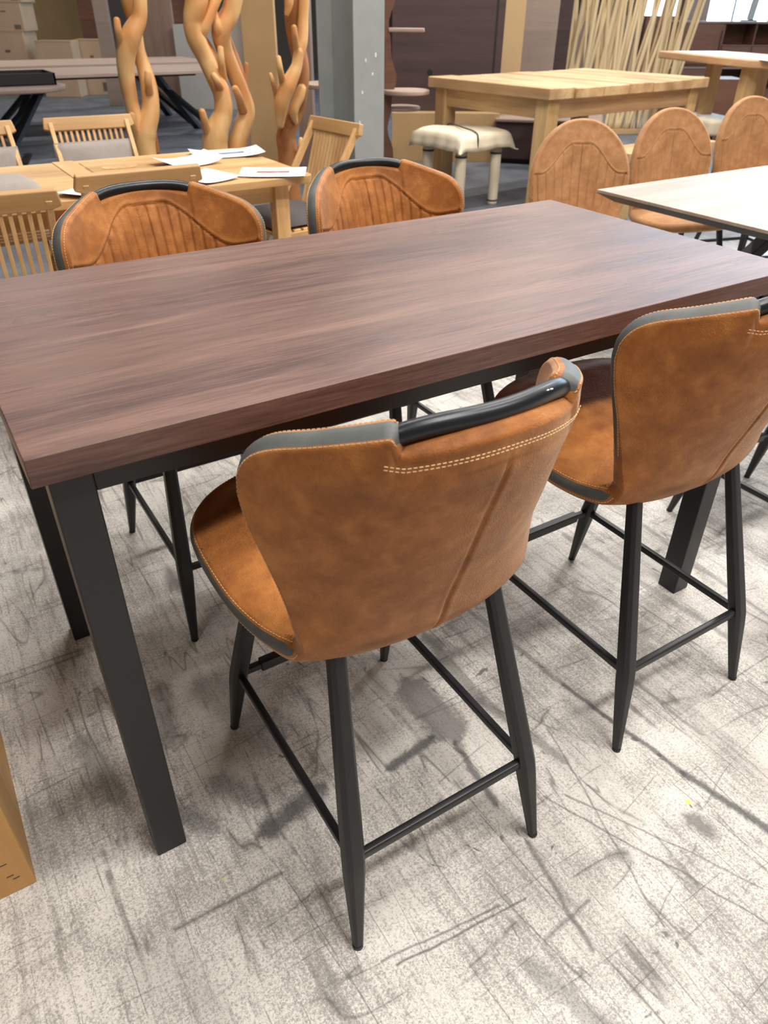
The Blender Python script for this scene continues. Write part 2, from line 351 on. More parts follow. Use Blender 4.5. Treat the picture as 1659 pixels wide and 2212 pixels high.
# ------------------------------------------------------------------ upholstered shell seats
def sstep(a, b, x):
    t = np.clip((x-a)/(b-a), 0, 1); return t*t*(3-2*t)
def grid_faces(n, m):
    return [(i*m+j, i*m+j+1, (i+1)*m+j+1, (i+1)*m+j) for i in range(n-1) for j in range(m-1)]
def shell_seat(root, prof, wtab, ktab, notch, Rtop, Rfront, arch, leather, bandmat, band_on, ntop=2.0, stitches=True, sp=.030):
    P = np.array([[p.x, p.y, p.z] for p in catmull([(0, y, z) for y, z in prof], 24)])
    seg = np.linalg.norm(np.diff(P, axis=0), axis=1); bl = np.concatenate([[0], np.cumsum(seg)]); L = bl[-1]
    def C(b): return np.stack([np.interp(b, bl, P[:, 1]), np.interp(b, bl, P[:, 2])], -1)
    tn = np.gradient(P[:, 1:], bl, axis=0); tn /= np.linalg.norm(tn, axis=1)[:, None]
    k5 = np.ones(9)/9
    ny = np.convolve(np.pad(-tn[:, 1], 4, 'edge'), k5, 'valid'); nz = np.convolve(np.pad(tn[:, 0], 4, 'edge'), k5, 'valid')   # inner normal (front / up)
    def Nrm(b):
        n = np.stack([np.interp(b, bl, ny), np.interp(b, bl, nz)], -1); return n/np.linalg.norm(n, axis=-1, keepdims=True)
    ub = np.linspace(0, 1, 400)
    def smooth_tab(tab):
        xs, ys = zip(*tab); y = np.interp(ub, xs, ys); k = np.ones(41)/41
        return np.convolve(np.pad(y, 20, 'edge'), k, 'valid')
    Wt, Kt = smooth_tab(wtab), smooth_tab(ktab)
    W = lambda b: np.interp(b/L, ub, Wt); K = lambda b: np.interp(b/L, ub, Kt)
    W0 = Wt[0]
    def ends(s):
        a = np.abs(s)
        bt = Rtop*(1-np.power(np.clip(1-a**ntop, 0, 1), 1/ntop))
        bf = L-Rfront*(1-np.power(np.clip(1-a**2.6, 0, 1), 1/2.6))
        if notch: bt = bt+notch[1]*(1-sstep(notch[0]/W0-.024, notch[0]/W0+.024, a))
        return bt, bf
    def svals(n, extra):
        u_ = np.linspace(-1, 1, n); s = .35*np.sin(u_*math.pi/2)+.65*np.sign(u_)*(1-(1-np.abs(u_))**1.25); return np.unique(np.round(np.concatenate([s, extra]), 5))
    nx = notch[0]/W0 if notch else .5
    extra = [e*sg for sg in (-1, 1) for e in (nx-.024, nx-.014, nx-.006, nx, nx+.006, nx+.014, nx+.024)] if notch else []
    extra += [e/W0 for e in (-.012, -.006, -.003, 0, .003, .006, .012)]
    def outer(s, t):
        bt, bf = ends(s); b = bt+(bf-bt)*t
        c = C(b); n = Nrm(b); k = K(b)*np.abs(s)**2.3
        sd = 1-.0*t
        return np.stack([s*W(b), c[..., 0]+n[..., 0]*k, c[..., 1]+n[..., 1]*k], -1), b
    def full(ns, nt, inner, ex):
        s = svals(ns, ex); t = np.linspace(0, 1, nt)
        S, T = np.meshgrid(s, t); Po, B = outer(S, T)
        e = 1e-3
        dS = outer(np.clip(S*.999+e*.2, -1, 1), T)[0]-outer(np.clip(S*.999-e*.2, -1, 1), T)[0]
        dT = outer(S*.999, np.clip(T+e, 0, 1))[0]-outer(S*.999, np.clip(T-e, 0, 1))[0]
        Nn = np.cross(dT, dS); Nn /= np.linalg.norm(Nn, axis=-1, keepdims=True)+1e-12
        c2 = Nrm(B); sg = np.sign(Nn[..., 1]*c2[..., 0]+Nn[..., 2]*c2[..., 1]); sg[sg == 0] = 1; Nn *= sg[..., None]
        return s, S, T, Po, B, Nn
    TH = .040
    def thick(S, T, B):
        fade = np.clip(np.minimum(1-np.abs(S)**3, 1), 0, 1)*sstep(0, .12, T)*sstep(0, .08, 1-T)
        seat = sstep(.5, .62, B/L)
        return TH+fade*(.012+.026*seat)
    # -- outer shell panel
    s, S, T, Po, B, Nn = full(72, 110, False, extra)
    X = Po[..., 0]
    pil = .008*(1-np.abs(S)**4)*sstep(0, .06, T)*sstep(0, .06, 1-T)
    g = -.0035*np.exp(-(X/.0035)**2)+.0015*np.exp(-((X-.008)/.004)**2)+.0008*np.exp(-((X+.008)/.004)**2)
    g = g*(B/L < .62)*sstep(.015, .06, B-ends(S)[0])
    if notch:
        lb = B-(ends(S)[0]+.0088); g += -.0018*np.exp(-(lb/.0022)**2)*(np.abs(X) < notch[0]+.012)
    Pout = Po-Nn*(pil+g)[..., None]
    # -- inner pad panel
    s2, S2, T2, Po2, B2, N2 = full(190, 200, True, extra)
    X2 = Po2[..., 0]; bt2 = ends(np.zeros(1))[0][0]
    q = .0
    aX = np.abs(X2); ab, aw0, aw1, adrop = arch
    A = ab+adrop*sstep(aw0, aw1, aX)
    below = B2-A
    q -= .005*np.exp(-(below/.0036)**2)*(B2/L < .6)
    q += .003*np.exp(-((below+.006)/.004)**2)*(B2/L < .6)
    fan = 1+.55*np.clip(B2/L-.1, 0, .35)*-1
    ph = (X2/fan/sp); d = np.abs(ph-np.round(ph))*sp
    ch = sstep(0, .008, below)*sstep(0, .06, .44*L-B2)*(aX < aw1+.03)
    q -= .006*np.exp(-(d/.0034)**2)*ch
    # seat pad seam where the back meets the seat
    q -= .012*np.exp(-((B2/L-.515)/.012)**2)
    Pin = Po2+N2*(thick(S2, T2, B2)+q)[..., None]
    # -- edge walls built on one perimeter
    def perim(s, P0, th0):
        n, m = P0.shape[:2]
        idx = [(0, j) for j in range(m)]+[(i, m-1) for i in range(1, n)]+[(n-1, j) for j in range(m-2, -1, -1)]+[(i, 0) for i in range(n-2, 0, -1)]
        return idx
    def walls(Pouter, N, S, T, B):
        idx = perim(None, Pouter, None)
        a = np.array([Pouter[i] for i in idx]); nn = np.array([N[i] for i in idx]); th = TH
        ss = np.array([S[i] for i in idx]); tt = np.array([T[i] for i in idx]); bb = np.array([B[i] for i in idx])
        tau = np.roll(a, -1, 0)-np.roll(a, 1, 0); tau /= np.linalg.norm(tau, axis=1)[:, None]+1e-12
        o = np.cross(tau, nn); o /= np.linalg.norm(o, axis=1)[:, None]+1e-12
        top = np.argmin(np.abs(np.array([i[0] for i in idx])-0)*100+np.abs(ss))
        k = np.argmax(a[:, 0]); 
        if o[k, 0] < 0: o = -o
        isrow0 = tt < 1e-6
        f = np.ones(len(idx))
        if notch: f[isrow0 & (np.abs(ss) < nx+.004)] = 0
        f = f*band_on(bb/L)
        cc = .38+.16*sstep(.48, .60, bb/L); f0 = cc-.28*f; f1 = cc+.28*f
        def ring(t):
            t = np.broadcast_to(t, (len(idx),))
            return a+nn*(th*t)[:, None]+o*(.009*np.sin(np.pi*t**1.25)**.8)[:, None]
        return idx, ring, f0, f1, f, o, nn
    def strip(mb, rings):
        n = len(rings[0]); vs = np.concatenate(rings)
        fs = [(r*n+i, r*n+(i+1) % n, (r+1)*n+(i+1) % n, (r+1)*n+i) for r in range(len(rings)-1) for i in range(n)]
        mb.add(vs.tolist(), fs)
    idx, ring, f0, f1, f, o, nn = walls(Pout, Nn, S, T, B)
    mb = MB(); n, m = Pout.shape[:2]; mb.add(Pout.reshape(-1, 3).tolist(), grid_faces(n, m)); strip(mb, [ring(np.clip(f0*k, 0, 1)) for k in (0, .4, .75, 1)])
    back = mb.build('back_shell', leather, root, smooth=True, weld=True)
    act = f > .02
    mb = MB(); rr = [ring(f0+(f1-f0)*k) for k in (0, .2, .4, .6, .8, 1)]
    for k in range(5):
        nP = len(idx)
        for i in range(nP):
            j = (i+1) % nP
            if act[i] or act[j]: mb.add([rr[k][i], rr[k][j], rr[k+1][j], rr[k+1][i]], [(0, 1, 2, 3)])
    if mb.f: mb.build('edge_band', bandmat, root, smooth=True, weld=True)
    # inner uses own perimeter with same formula
    idx2, ring2, g0, g1, ff2, o2, nn2 = walls(Po2-N2*0, N2, S2, T2, B2)
    mb = MB(); n2, m2 = Pin.shape[:2]; mb.add(Pin.reshape(-1, 3).tolist(), grid_faces(n2, m2))
    # the rim of the pad: from the band line up to the pad edge
    top_r = np.array([Pin[i] for i in idx2])
    strip(mb, [ring2(g1), ring2(g1+(1-g1)*.35), ring2(g1+(1-g1)*.7), top_r])
    mb.build('front_pad', leather, root, smooth=True, weld=True)
    if stitches:
        mb = MB()
        def dashes(pts, nor, closed=True, gap=.0065, ln=.0042, w=.0010, keep=None):
            n = len(pts); last = n if closed else n-1; acc = 0.
            cum = [0]
            for i in range(last): cum.append(cum[-1]+np.linalg.norm(pts[(i+1) % n]-pts[i]))
            cum = np.array(cum); tot = cum[-1]; P2 = np.vstack([pts, pts[:1]]) if closed else pts; N_ = np.vstack([nor, nor[:1]]) if closed else nor
            kk = np.concatenate([keep, keep[:1]]) if (keep is not None and closed) else (keep if keep is not None else np.ones(len(P2)))
            q = np.arange(0, tot-ln, gap)
            for d0 in q:
                c = d0+ln/2
                if np.interp(c, cum, kk) < .5: continue
                p = [Vector([np.interp(x, cum, P2[:, j]) for j in range(3)]) for x in (d0, d0+ln)]
                nv = Vector([np.interp(c, cum, N_[:, j]) for j in range(3)]).normalized()
                if (p[1]-p[0]).length < 1e-5: continue
                mb.bar(p[0]+nv*.0004, p[1]+nv*.0004, w, w*.8, up=nv)
        keep = (f > .05).astype(float)
        dashes(ring(np.clip(f0*.55, 0, 1)), (o*.6-nn*.8), keep=keep)
        keep2 = (ff2 > .05).astype(float)
        dashes(ring2(g1+(1-g1)*.5), (o2*.6+nn2*.8), keep=keep2)
        if notch:
            for off in (.006, .0115):
                xs = np.linspace(-1, 1, 60)*(notch[0]+.012)/W0
                bt, bf = ends(xs*.0); tt = (notch[1]+off)/(bf[0])
                bt_, bf_ = ends(np.clip(xs, -nx+.02, nx-.02)); btr, bfr = ends(xs)
                tw = ((bt_+off)-btr)/(bfr-btr)
                pp, bb = outer(xs, tw); cn = Nrm(bb)
                nrm = np.stack([np.zeros(len(xs)), -cn[:, 0], -cn[:, 1]], -1)
                dashes(pp+nrm*.0088, nrm, closed=False)
        mb.build('stitching', M['thread'], root)['kind'] = 'stuff'
    return outer, ends, L, W0

STOOL_PROF = [(-.317, 1.016), (-.298, .94), (-.270, .86), (-.240, .77), (-.208, .68), (-.186, .61), (-.145, .566), (-.08, .554), (0, .562), (.10, .584), (.20, .610), (.288, .636)]
STOOL_W = [(0, .264), (.12, .268), (.22, .265), (.32, .238), (.42, .212), (.50, .203), (.58, .222), (.70, .250), (.82, .256), (1, .246)]
STOOL_K = [(0, .185), (.15, .170), (.3, .110), (.42, .05), (.52, .02), (.62, .012), (.8, .008), (1, .004)]
def legs_and_stretchers(root, foot, knee, top, zk, zt, wf, wk, wt, mat, front_sleeve=True):
    pts = {}
    for sx in (-1, 1):
        for sy in (-1, 1):
            f = Vector((sx*foot[0], sy*foot[1], 0)); k = Vector((sx*knee[0], sy*knee[1], zk)); t = Vector((sx*top[0], sy*top[1], zt))
            mb = MB(); vs = []
            stations = [(f, wf), (f.lerp(k, .06), wf*1.15), (f.lerp(k, .85), wk*.97), (k, wk), (k.lerp(t, .2), wk*.98), (t, wt)]
            for p, w in stations:
                c = w*.22
                for dx, dy in ((-1, -1), (1, -1), (1, 1), (-1, 1)):
                    # chamfered square section
                    a = Vector((dx*w/2, dy*w/2, 0))
                    if dx*dy > 0: vs += [p+a-Vector((0, dy*c, 0)), p+a-Vector((dx*c, 0, 0))]
                    else: vs += [p+a-Vector((dx*c, 0, 0)), p+a-Vector((0, dy*c, 0))]
            n = 8; fs = [tuple(range(n))[::-1], tuple(range((len(stations)-1)*n, len(stations)*n))]
            for i in range(len(stations)-1): fs += [(i*n+q, i*n+(q+1) % n, (i+1)*n+(q+1) % n, (i+1)*n+q) for q in range(n)]
            mb.add(vs, fs); lg = mb.build('leg', mat, root, bevel=.0012, seg=1)
            MB().tube([f+Vector((0, 0, .0)), f+Vector((0, 0, .006))], wf*.62, 10).build('foot_cap', M['blackdk'], lg)
            pts[(sx, sy)] = k
    zo = Vector((0, 0, -.004))
    for sx in (-1, 1):
        MB().bar(pts[(sx, -1)]+zo, pts[(sx, 1)]+zo, .015, .017).build('side_stretcher', mat, root, bevel=.003)
    MB().bar(pts[(-1, -1)]+zo, pts[(1, -1)]+zo, .015, .020).build('rear_stretcher', mat, root, bevel=.004)
    fr = MB().bar(pts[(-1, 1)]+zo, pts[(1, 1)]+zo, .015, .015).build('footrest', mat, root, bevel=.002)
    a, b = pts[(-1, 1)]+zo, pts[(1, 1)]+zo
    if front_sleeve: MB().bar(a.lerp(b, .13), a.lerp(b, .87), .022, .026).build('footrest_sleeve', mat, fr, bevel=.003)
def make_stool():
    root = empty('counter_stool', (0, 0, 0), 0, 'x', 'stool')
    def band_on(u):
        return np.maximum(1-sstep(.30, .40, u), sstep(.50, .56, u))
    notch = (.134, .029)
    outer, ends, L, W0 = shell_seat(root, STOOL_PROF, STOOL_W, STOOL_K, notch, .18, .15, (.062, .05, .225, .13), M['leather'], M['band'], band_on, ntop=2.0)
    legs_and_stretchers(root, (.205, .285), (.188, .245), (.150, .138), .208, .585, .016, .036, .028, M['black'])
    # mounting frame under the seat
    mb = MB(); mb.box(-.12, .12, -.10, -.08, .545, .57); mb.box(-.12, .12, .08, .10, .550, .58); mb.box(-.12, -.10, -.08, .08, .548, .57); mb.box(.10, .12, -.08, .08, .548, .57)
    mb.build('seat_frame', M['blackdk'], root)
    # grab bar
    p0, b0 = outer(np.array([-(.138)/W0, .138/W0]), np.array([.0, .0]))
    yb = float(p0[0][1])+.024; zb = float(p0[0][2])
    pts = []
    for k in range(21):
        u = -1+2*k/20; x = u*.137
        pts.append((x, yb-.035*(1-u*u), zb-.009+.018*(1-u**4)))
    MB().tube(pts, .0125, 18).build('grab_bar', M['bar'], root, smooth=True)
    return root
st = make_stool()
st.location = (.514, .852, 0); st['label'] = 'nearest tan leather counter stool, whole back with its black grab bar facing the camera'
st['group'] = 'counter stools around the dark table'
gb = [c for c in st.children if c.name.startswith('grab_bar')][0]
gv = [v.co for v in gb.data.vertices]
S2 = copy_tree(st, (1.225, .909, 0), R(0), 'second tan leather counter stool seen from behind, its back cut by the right frame edge')
S3 = copy_tree(st, (.535, 1.745, 0), R(180), 'tan stool across the dark table at left, grab bar in front of the slatted chairs')
S4 = copy_tree(st, (1.195, 1.76, 0), R(180), 'tan stool across the dark table at right, grab bar in front of the grey column')
S5 = copy_tree(st, (2.10, .93, 0), R(0), 'tan stool past the right end of the dark table, only its black stretcher in frame')

tgt = Vector((.074, -.30, 1.04)); nv_ = min(gv, key=lambda c: (c-tgt).length)
mk = MB()
for k_ in (-1, 0, 1): mk.box(nv_.x+k_*.006-.002, nv_.x+k_*.006+.002, nv_.y-.0006, nv_.y+.0010, nv_.z-.0004, nv_.z+.0006)
mk.build('reflection_marks', M['white'], gb)  # white dashes stand in for a leftover reflection on the bar
DCH_PROF = [(-.266, .945), (-.254, .85), (-.236, .73), (-.214, .61), (-.190, .50), (-.160, .432), (-.10, .408), (0, .408), (.10, .415), (.20, .43), (.262, .445)]
DCH_W = [(0, .245), (.12, .25), (.25, .25), (.38, .240), (.46, .215), (.55, .22), (.70, .236), (.82, .240), (1, .225)]
DCH_K = [(0, .05), (.2, .05), (.4, .03), (.52, .015), (.7, .01), (1, .004)]
def make_dining():
    root = empty('dining_chair', (0, 0, 0), 0, 'x', 'chair')
    shell_seat(root, DCH_PROF, DCH_W, DCH_K, None, .30, .16, (.100, .04, .21, .13), M['leather2'], M['leather2'], lambda u: np.zeros_like(u)+.6, ntop=2.15, stitches=False, sp=.050)
    legs_and_stretchers(root, (.22, .24), (.20, .215), (.15, .15), .12, .43, .016, .026, .030, M['black'], False)
    return root
dc = make_dining(); dc.location = (2.775, 2.62, 0); dc.rotation_euler.z = R(153)
dc['label'] = 'caramel leather dining chair with rounded back, nearest to the dark table corner'; dc['group'] = 'dining chairs behind the pale oak table'
copy_tree(dc, (3.60, 2.72, 0), R(164), 'middle of the three caramel rounded dining chairs behind the pale oak table')
copy_tree(dc, (4.56, 2.92, 0), R(164), 'caramel rounded dining chair at the right edge of the frame behind the pale oak table')

# ------------------------------------------------------------------ dark counter table
TX, TY, TL, TW, TZ, TT = .038, .897, 1.603, .801, .92, .043
tb = empty('counter_table', (TX, TY, 0), 0, 'large dark walnut brown table with square black steel legs', 'table')
MB().box(0, TL, 0, TW, TZ-TT, TZ).build('tabletop', M['walnut'], tb, bevel=.002, seg=2)
zt = TZ-TT; e, s_ = .021, .058
for (x, y) in ((e, e), (TL-e-s_, e), (e, TW-e-s_), (TL-e-s_, TW-e-s_)):
    MB().box(x, x+s_, y, y+s_, 0, zt-.002).build('leg', M['black'], tb, bevel=.003)
for (x0, x1, y0, y1) in ((e+s_, TL-e-s_, e+.006, e+.036), (e+s_, TL-e-s_, TW-e-.036, TW-e-.006), (e+.006, e+.036, e+s_, TW-e-s_), (TL-e-.036, TL-e-.006, e+s_, TW-e-s_)):
    MB().box(x0, x1, y0, y1, zt-.042, zt-.002).build('apron_rail', M['black'], tb, bevel=.0015)

# ------------------------------------------------------------------ pale oak table
ot = empty('oak_table', (2.515, 1.38, 0), 0, 'pale oak dining table with thin top and black legs at the right', 'table')
OL, OW, OZ = 2.2, .955, .76
mb = MB(); mb.box(0, OL, 0, OW, OZ-.012, OZ); mb.build('tabletop', M['oak'], ot, bevel=.001)
mb = MB(); c = .055
mb.add([(0, 0, OZ-.0125), (OL, 0, OZ-.0125), (OL, OW, OZ-.0125), (0, OW, OZ-.0125), (c, c, OZ-.045), (OL-c, c, OZ-.045), (OL-c, OW-c, OZ-.045), (c, OW-c, OZ-.045)],
       [(0, 1, 2, 3), (7, 6, 5, 4), (0, 4, 5, 1), (1, 5, 6, 2), (2, 6, 7, 3), (3, 7, 4, 0)]); mb.build('bevelled_underside', M['blackdk'], ot)
for sx in (0, 1):
    for sy in (0, 1):
        tx, ty = (.95 if not sx else 1.25), (.40 if not sy else .55)
        fx, fy = (.35 if not sx else 1.85), (.10 if not sy else .85)
        MB().bar((tx, ty, OZ-.05), (fx, fy, .0), .10, .05, .05, .03).build('leg', M['blackdk'], ot, bevel=.003)
MB().box(.7, 1.5, .3, .65, OZ-.07, OZ-.044).build('mounting_plate', M['blackdk'], ot)

# ------------------------------------------------------------------ garden table in teak with papers
gt = empty('garden_table', (-.55, 3.27, 0), R(0), 'long teak extending garden table with price sheets lying on it', 'table')
GL, GW, GZ = 2.22, .91, .75
def round_rect(x0, x1, y0, y1, r, n=6):
    pts = []
    for cx, cy, a0 in ((x1-r, y1-r, 0), (x0+r, y1-r, 90), (x0+r, y0+r, 180), (x1-r, y0+r, 270)):
        for k in range(n+1):
            a = R(a0+90*k/n); pts.append((cx+r*math.cos(a), cy+r*math.sin(a)))
    return pts
MB().prism(round_rect(0, GL, 0, GW, .05), GZ-.035, GZ-.001).build('tabletop', M['teak_x'], gt, bevel=.004)
# planks on the top, bordered by a frame and a cross batten
pk = MB()
for k in range(6):
    y0 = .075+k*.127; pk.box(.08, 1.24, y0, y0+.120, GZ-.001, GZ+.002); pk.box(1.36, GL-.10, y0, y0+.120, GZ-.001, GZ+.002)
pk.build('plank', M['teak_x'], gt, bevel=.001)
MB().box(1.25, 1.345, .0, GW, GZ-.001, GZ+.0025).build('cross_batten', M['teak_y'], gt, bevel=.001)
pts = [(1.50+.085*math.cos(a), .62+.05*math.sin(a)) for a in np.linspace(0, 2*math.pi, 28, endpoint=False)]
MB().prism(pts, GZ+.002, GZ+.0045).build('parasol_plug', M['teak_y'], gt, bevel=.0015)
for x in (.10, GL-.17):
    for y in (.08, GW-.15): MB().box(x, x+.07, y, y+.07, 0, GZ-.035).build('leg', M['teak_z'], gt, bevel=.004)
MB().box(.12, GL-.12, .10, .125, GZ-.12, GZ-.036).box(.12, GL-.12, GW-.125, GW-.10, GZ-.12, GZ-.036).box(.12, .145, .1, GW-.1, GZ-.12, GZ-.036).box(GL-.145, GL-.12, .1, GW-.1, GZ-.12, GZ-.036).build('apron', M['teak_x'], gt)

def paper(loc, rot, w, h, label, curl=.01, ink='ink', iw=.5, ih=.2, fold=0):
    n = 12; mb = MB(); vs = []
    f = lambda x, y: .0015+curl*abs((x/w))**3*8*.5+curl*.5*(math.sin(7*y+3*x)+1)*.25+fold*max(0, x/w-.1)
    for k in (0, 1):
        for i in range(n+1):
            for j in range(n+1):
                x = (i/n-.5)*w; y = (j/n-.5)*h; vs.append((x, y, f(x, y)+.0006*k))
    mm = n+1; g = grid_faces(mm, mm); N = mm*mm
    fs = g+[tuple(N+q for q in ff) for ff in g]
    mb.add(vs, fs); o = mb.build('price_sheet', M['white'], None, smooth=True, loc=loc, rotz=rot); tag(o, label, 'paper', 'price sheets on the teak garden table')
    mb = MB(); vs = []; a, b = 10, 4
    for i in range(a+1):
        for j in range(b+1):
            x = (i/a-.5)*w*iw; y = (j/b-.5)*h*ih; vs.append((x, y, f(x, y)+.0012))
    mb.add(vs, grid_faces(a+1, b+1)); mb.build('printed_picture', M[ink], o)
    return o
zt_ = GZ+.004
for (u, v, w, h, ro, lab, cu, ink) in [
    (490, 333, .36, .21, -.18, 'curled white price sheet with a coloured strip, farthest on the teak table', .03, 'inkblue'),
    (405, 352, .30, .21, .15, 'blank looking white sheet in the middle of the teak table', .05, 'white'),
    (440, 384, .21, .24, .3, 'white sheet half hidden behind the folding chair rail', .02, 'white'),
    (590, 372, .30, .22, -.50, 'white price sheet with a brown printed picture near the table right end', .006, 'ink'),
    (195, 415, .22, .20, .7, 'white sheet seen through the slats of the near folding chair', .02, 'white')]:
    p = at(u, v, z=zt_+.002); paper((p.x, p.y, zt_), ro, w, h, lab, cu, ink)

# ------------------------------------------------------------------ folding teak chairs (local: facing +Y)
def make_folding():
    root = empty('folding_chair', (0, 0, 0), 0, 'x', 'chair')
    top = Vector((0, -.30, .875)); bot = Vector((0, -.17, .46))
    d = (top-bot).normalized()
    def P(x, k): return Vector((x, 0, 0))+bot.lerp(top, k)
    mb = MB(); n = 12; rail = [(-.235, .0), (-.225, .055), (.225, .055), (.235, .0), (.20, -.012), (-.20, -.012)]
    nv = Vector((0, -d.z, d.y)); vs = []
    for sgn in (-1, 1):
        for x, h in rail: vs.append(P(x, 1)+d*(h-.03)+nv*sgn*.013)
    k = len(rail); mb.add(vs, [tuple(range(k))[::-1], tuple(range(k, 2*k))]+[(i, (i+1) % k, k+(i+1) % k, k+i) for i in range(k)])
    mb.build('top_rail', M['teak_x'], root, bevel=.006)
    for x in (-.195, .195): MB().bar(P(x, .99), Vector((x, .26, 0)), .035, .022, up=(1, 0, 0)).build('back_leg', M['teak_z'], root, bevel=.003)
    for i in range(n):
        x = -.158+i*.316/(n-1); MB().bar(P(x, 0), P(x, .965), .011, .014, up=(1, 0, 0)).build('slat', M['teak_z'], root, bevel=.002)
    MB().bar(P(-.19, 0), P(.19, 0), .035, .02).build('lower_rail', M['teak_x'], root, bevel=.003)
    for i in range(7):
        y = -.15+i*.058; MB().box(-.215, .215, y, y+.045, .43, .446).build('seat_slat', M['teak_x'], root, bevel=.003)
    for x in (-.225, .225):
        MB().bar((x, -.17, .42), (x, .25, .42), .022, .035).build('seat_rail', M['teak_y'], root, bevel=.003)
        MB().bar((x*.93, .22, .42), (x*.93, -.27, 0), .022, .035, up=(1, 0, 0)).build('front_leg', M['teak_z'], root, bevel=.003)
    return root
fc = make_folding(); fc.location = (.775, 3.21, 0); fc['label'] = 'teak folding chair whose top rail rises just behind the far left stool'
fc['group'] = 'teak folding chairs around the garden table'
copy_tree(fc, (.245, 3.03, 0), R(-4), 'slatted teak folding chair at the left edge of the frame, nearest to the dark table')
copy_tree(fc, (.985, 4.27, 0), R(178), 'teak folding chair beyond the garden table with a grey back cushion and bare top rail')
copy_tree(fc, (.405, 4.27, 0), R(182), 'teak folding chair at the far side, cut by the left edge of the frame')
copy_tree(fc, (1.78, 3.78, 0), R(97), 'teak folding chair at the right end of the garden table before the grey column')

def cushion(name, label, cat, loc, w, h, th, tilt, rotz, mat, piping=True, tie=True, group=None):
    """soft pad standing or lying; local x width, z height"""
    n, m = 18, 18; vs = []
    for sgn in (1, -1):
        for i in range(n+1):
            for j in range(m+1):
                x = (i/n-.5)*w; z = j/m*h; a = 1-abs(2*i/n-1)**4; b = 1-abs(2*j/m-1)**4
                p = th/2*(max(a*b, 0))**.5*(1+.12*math.sin(9*i/n+5*j/m))
                vs.append((x, sgn*(p+.002), z))
    g = grid_faces(n+1, m+1); N = (n+1)*(m+1)
    mb = MB().add(vs, g+[tuple(N+q for q in f) for f in g])
    r = empty(name, loc, rotz, label, cat, group)
    o = mb.build('pad', mat, r, smooth=True); o.rotation_euler.x = tilt
    edge = [(-w/2, 0, 0), (w/2, 0, 0), (w/2, 0, h), (-w/2, 0, h), (-w/2, 0, 0)]
    if piping: q = MB().tube(sum([[Vector(edge[i]).lerp(Vector(edge[i+1]), k/6) for k in range(6)] for i in range(4)], []), .004, 6).build('piping', mat, r, smooth=True); q.rotation_euler.x = tilt
    if tie:
        for sx in (-1, 1):
            t = MB().tube(catmull([(sx*w*.48, 0, h*.45), (sx*w*.55, -.02*sx-.03, h*.40), (sx*w*.62, -.05, h*.25), (sx*w*.66, -.04, h*.12)], 5), .0035, 6).build('tie', M['cushdark'], r, smooth=True); t.rotation_euler.x = tilt
    return r
cushion('back_cushion', 'grey cloth cushion hung on the far folding chair, ties dangling', 'cushion', (.985, 4.415, .50), .40, .30, .05, R(-17), 0, M['cushion'], group='grey cushions of the garden chairs')
cushion('back_cushion', 'grey cloth cushion on the folding chair at the left edge of the frame', 'cushion', (.405, 4.415, .50), .40, .30, .05, R(-17), 0, M['cushion'], group='grey cushions of the garden chairs')
def seat_pad(label, loc, w, d, th, rotz, mat):
    n = 16; vs = []
    for sgn in (1, 0):
        for i in range(n+1):
            for j in range(n+1):
                a = 1-abs(2*i/n-1)**5; b = 1-abs(2*j/n-1)**5
                vs.append(((i/n-.5)*w, (j/n-.5)*d, th*.25+(th*.75*(max(a*b, 0))**.4 if sgn else -th*.25*(max(a*b, 0))**.4)))
    g = grid_faces(n+1, n+1); N = (n+1)**2
    o = MB().add(vs, g+[tuple(N+q for q in f) for f in g]).build('seat_cushion', mat, None, smooth=True, loc=loc, rotz=rotz)
    return tag(o, label, 'cushion', 'grey cushions of the garden chairs')
seat_pad('charcoal seat cushion on the folding chair between the two far stools', (1.76, 3.78, .4465), .42, .42, .06, R(97), M['cushdark'])
seat_pad('pale grey seat cushion seen through the slats of the left folding chair', (.245, 3.06, .4465), .40, .38, .05, R(-4), M['cushion'])
seat_pad('folded grey cushion lying on the left end of the garden table', (.30, 3.50, GZ+.006), .42, .26, .06, R(8), M['cushion'])

# ------------------------------------------------------------------ grey steel column (H section)
q = at(830, 200, y=4.65)
cx1 = q.x
hc = MB(); fw, dp, tf = .225, .47, .018
hc.box(cx1-fw, cx1, 4.65, 4.65+tf, 0, 5.45); hc.box(cx1-fw, cx1, 4.65+dp, 4.65+dp+tf, 0, 5.45); hc.box(cx1-fw/2-.007, cx1-fw/2+.007, 4.65+tf, 4.65+dp, 0, 5.45)
col_ = hc.build('steel_column', M['steelgrey'], None, bevel=.004); tag(col_, 'grey painted steel H column with scraped front flange', 'column')
sp_ = MB()
for (u, v) in ((790, 130), (805, 160), (783, 200), (812, 118), (777, 265)):
    p = at(u, v, y=4.648); q_ = MB().prism([(random.uniform(.6, 1.2)*.008*math.cos(a_), random.uniform(.5, 1.4)*.014*math.sin(a_)) for a_ in np.linspace(0, 5.6, 9)], 0, .001); sp_.add([(p.x+a_, 4.6495-c_, p.z+b_) for a_, b_, c_ in q_.v], q_.f)
sp_.build('scraped_paint', plain('scraped_paint', rgb(214, 214, 208), .6), col_)

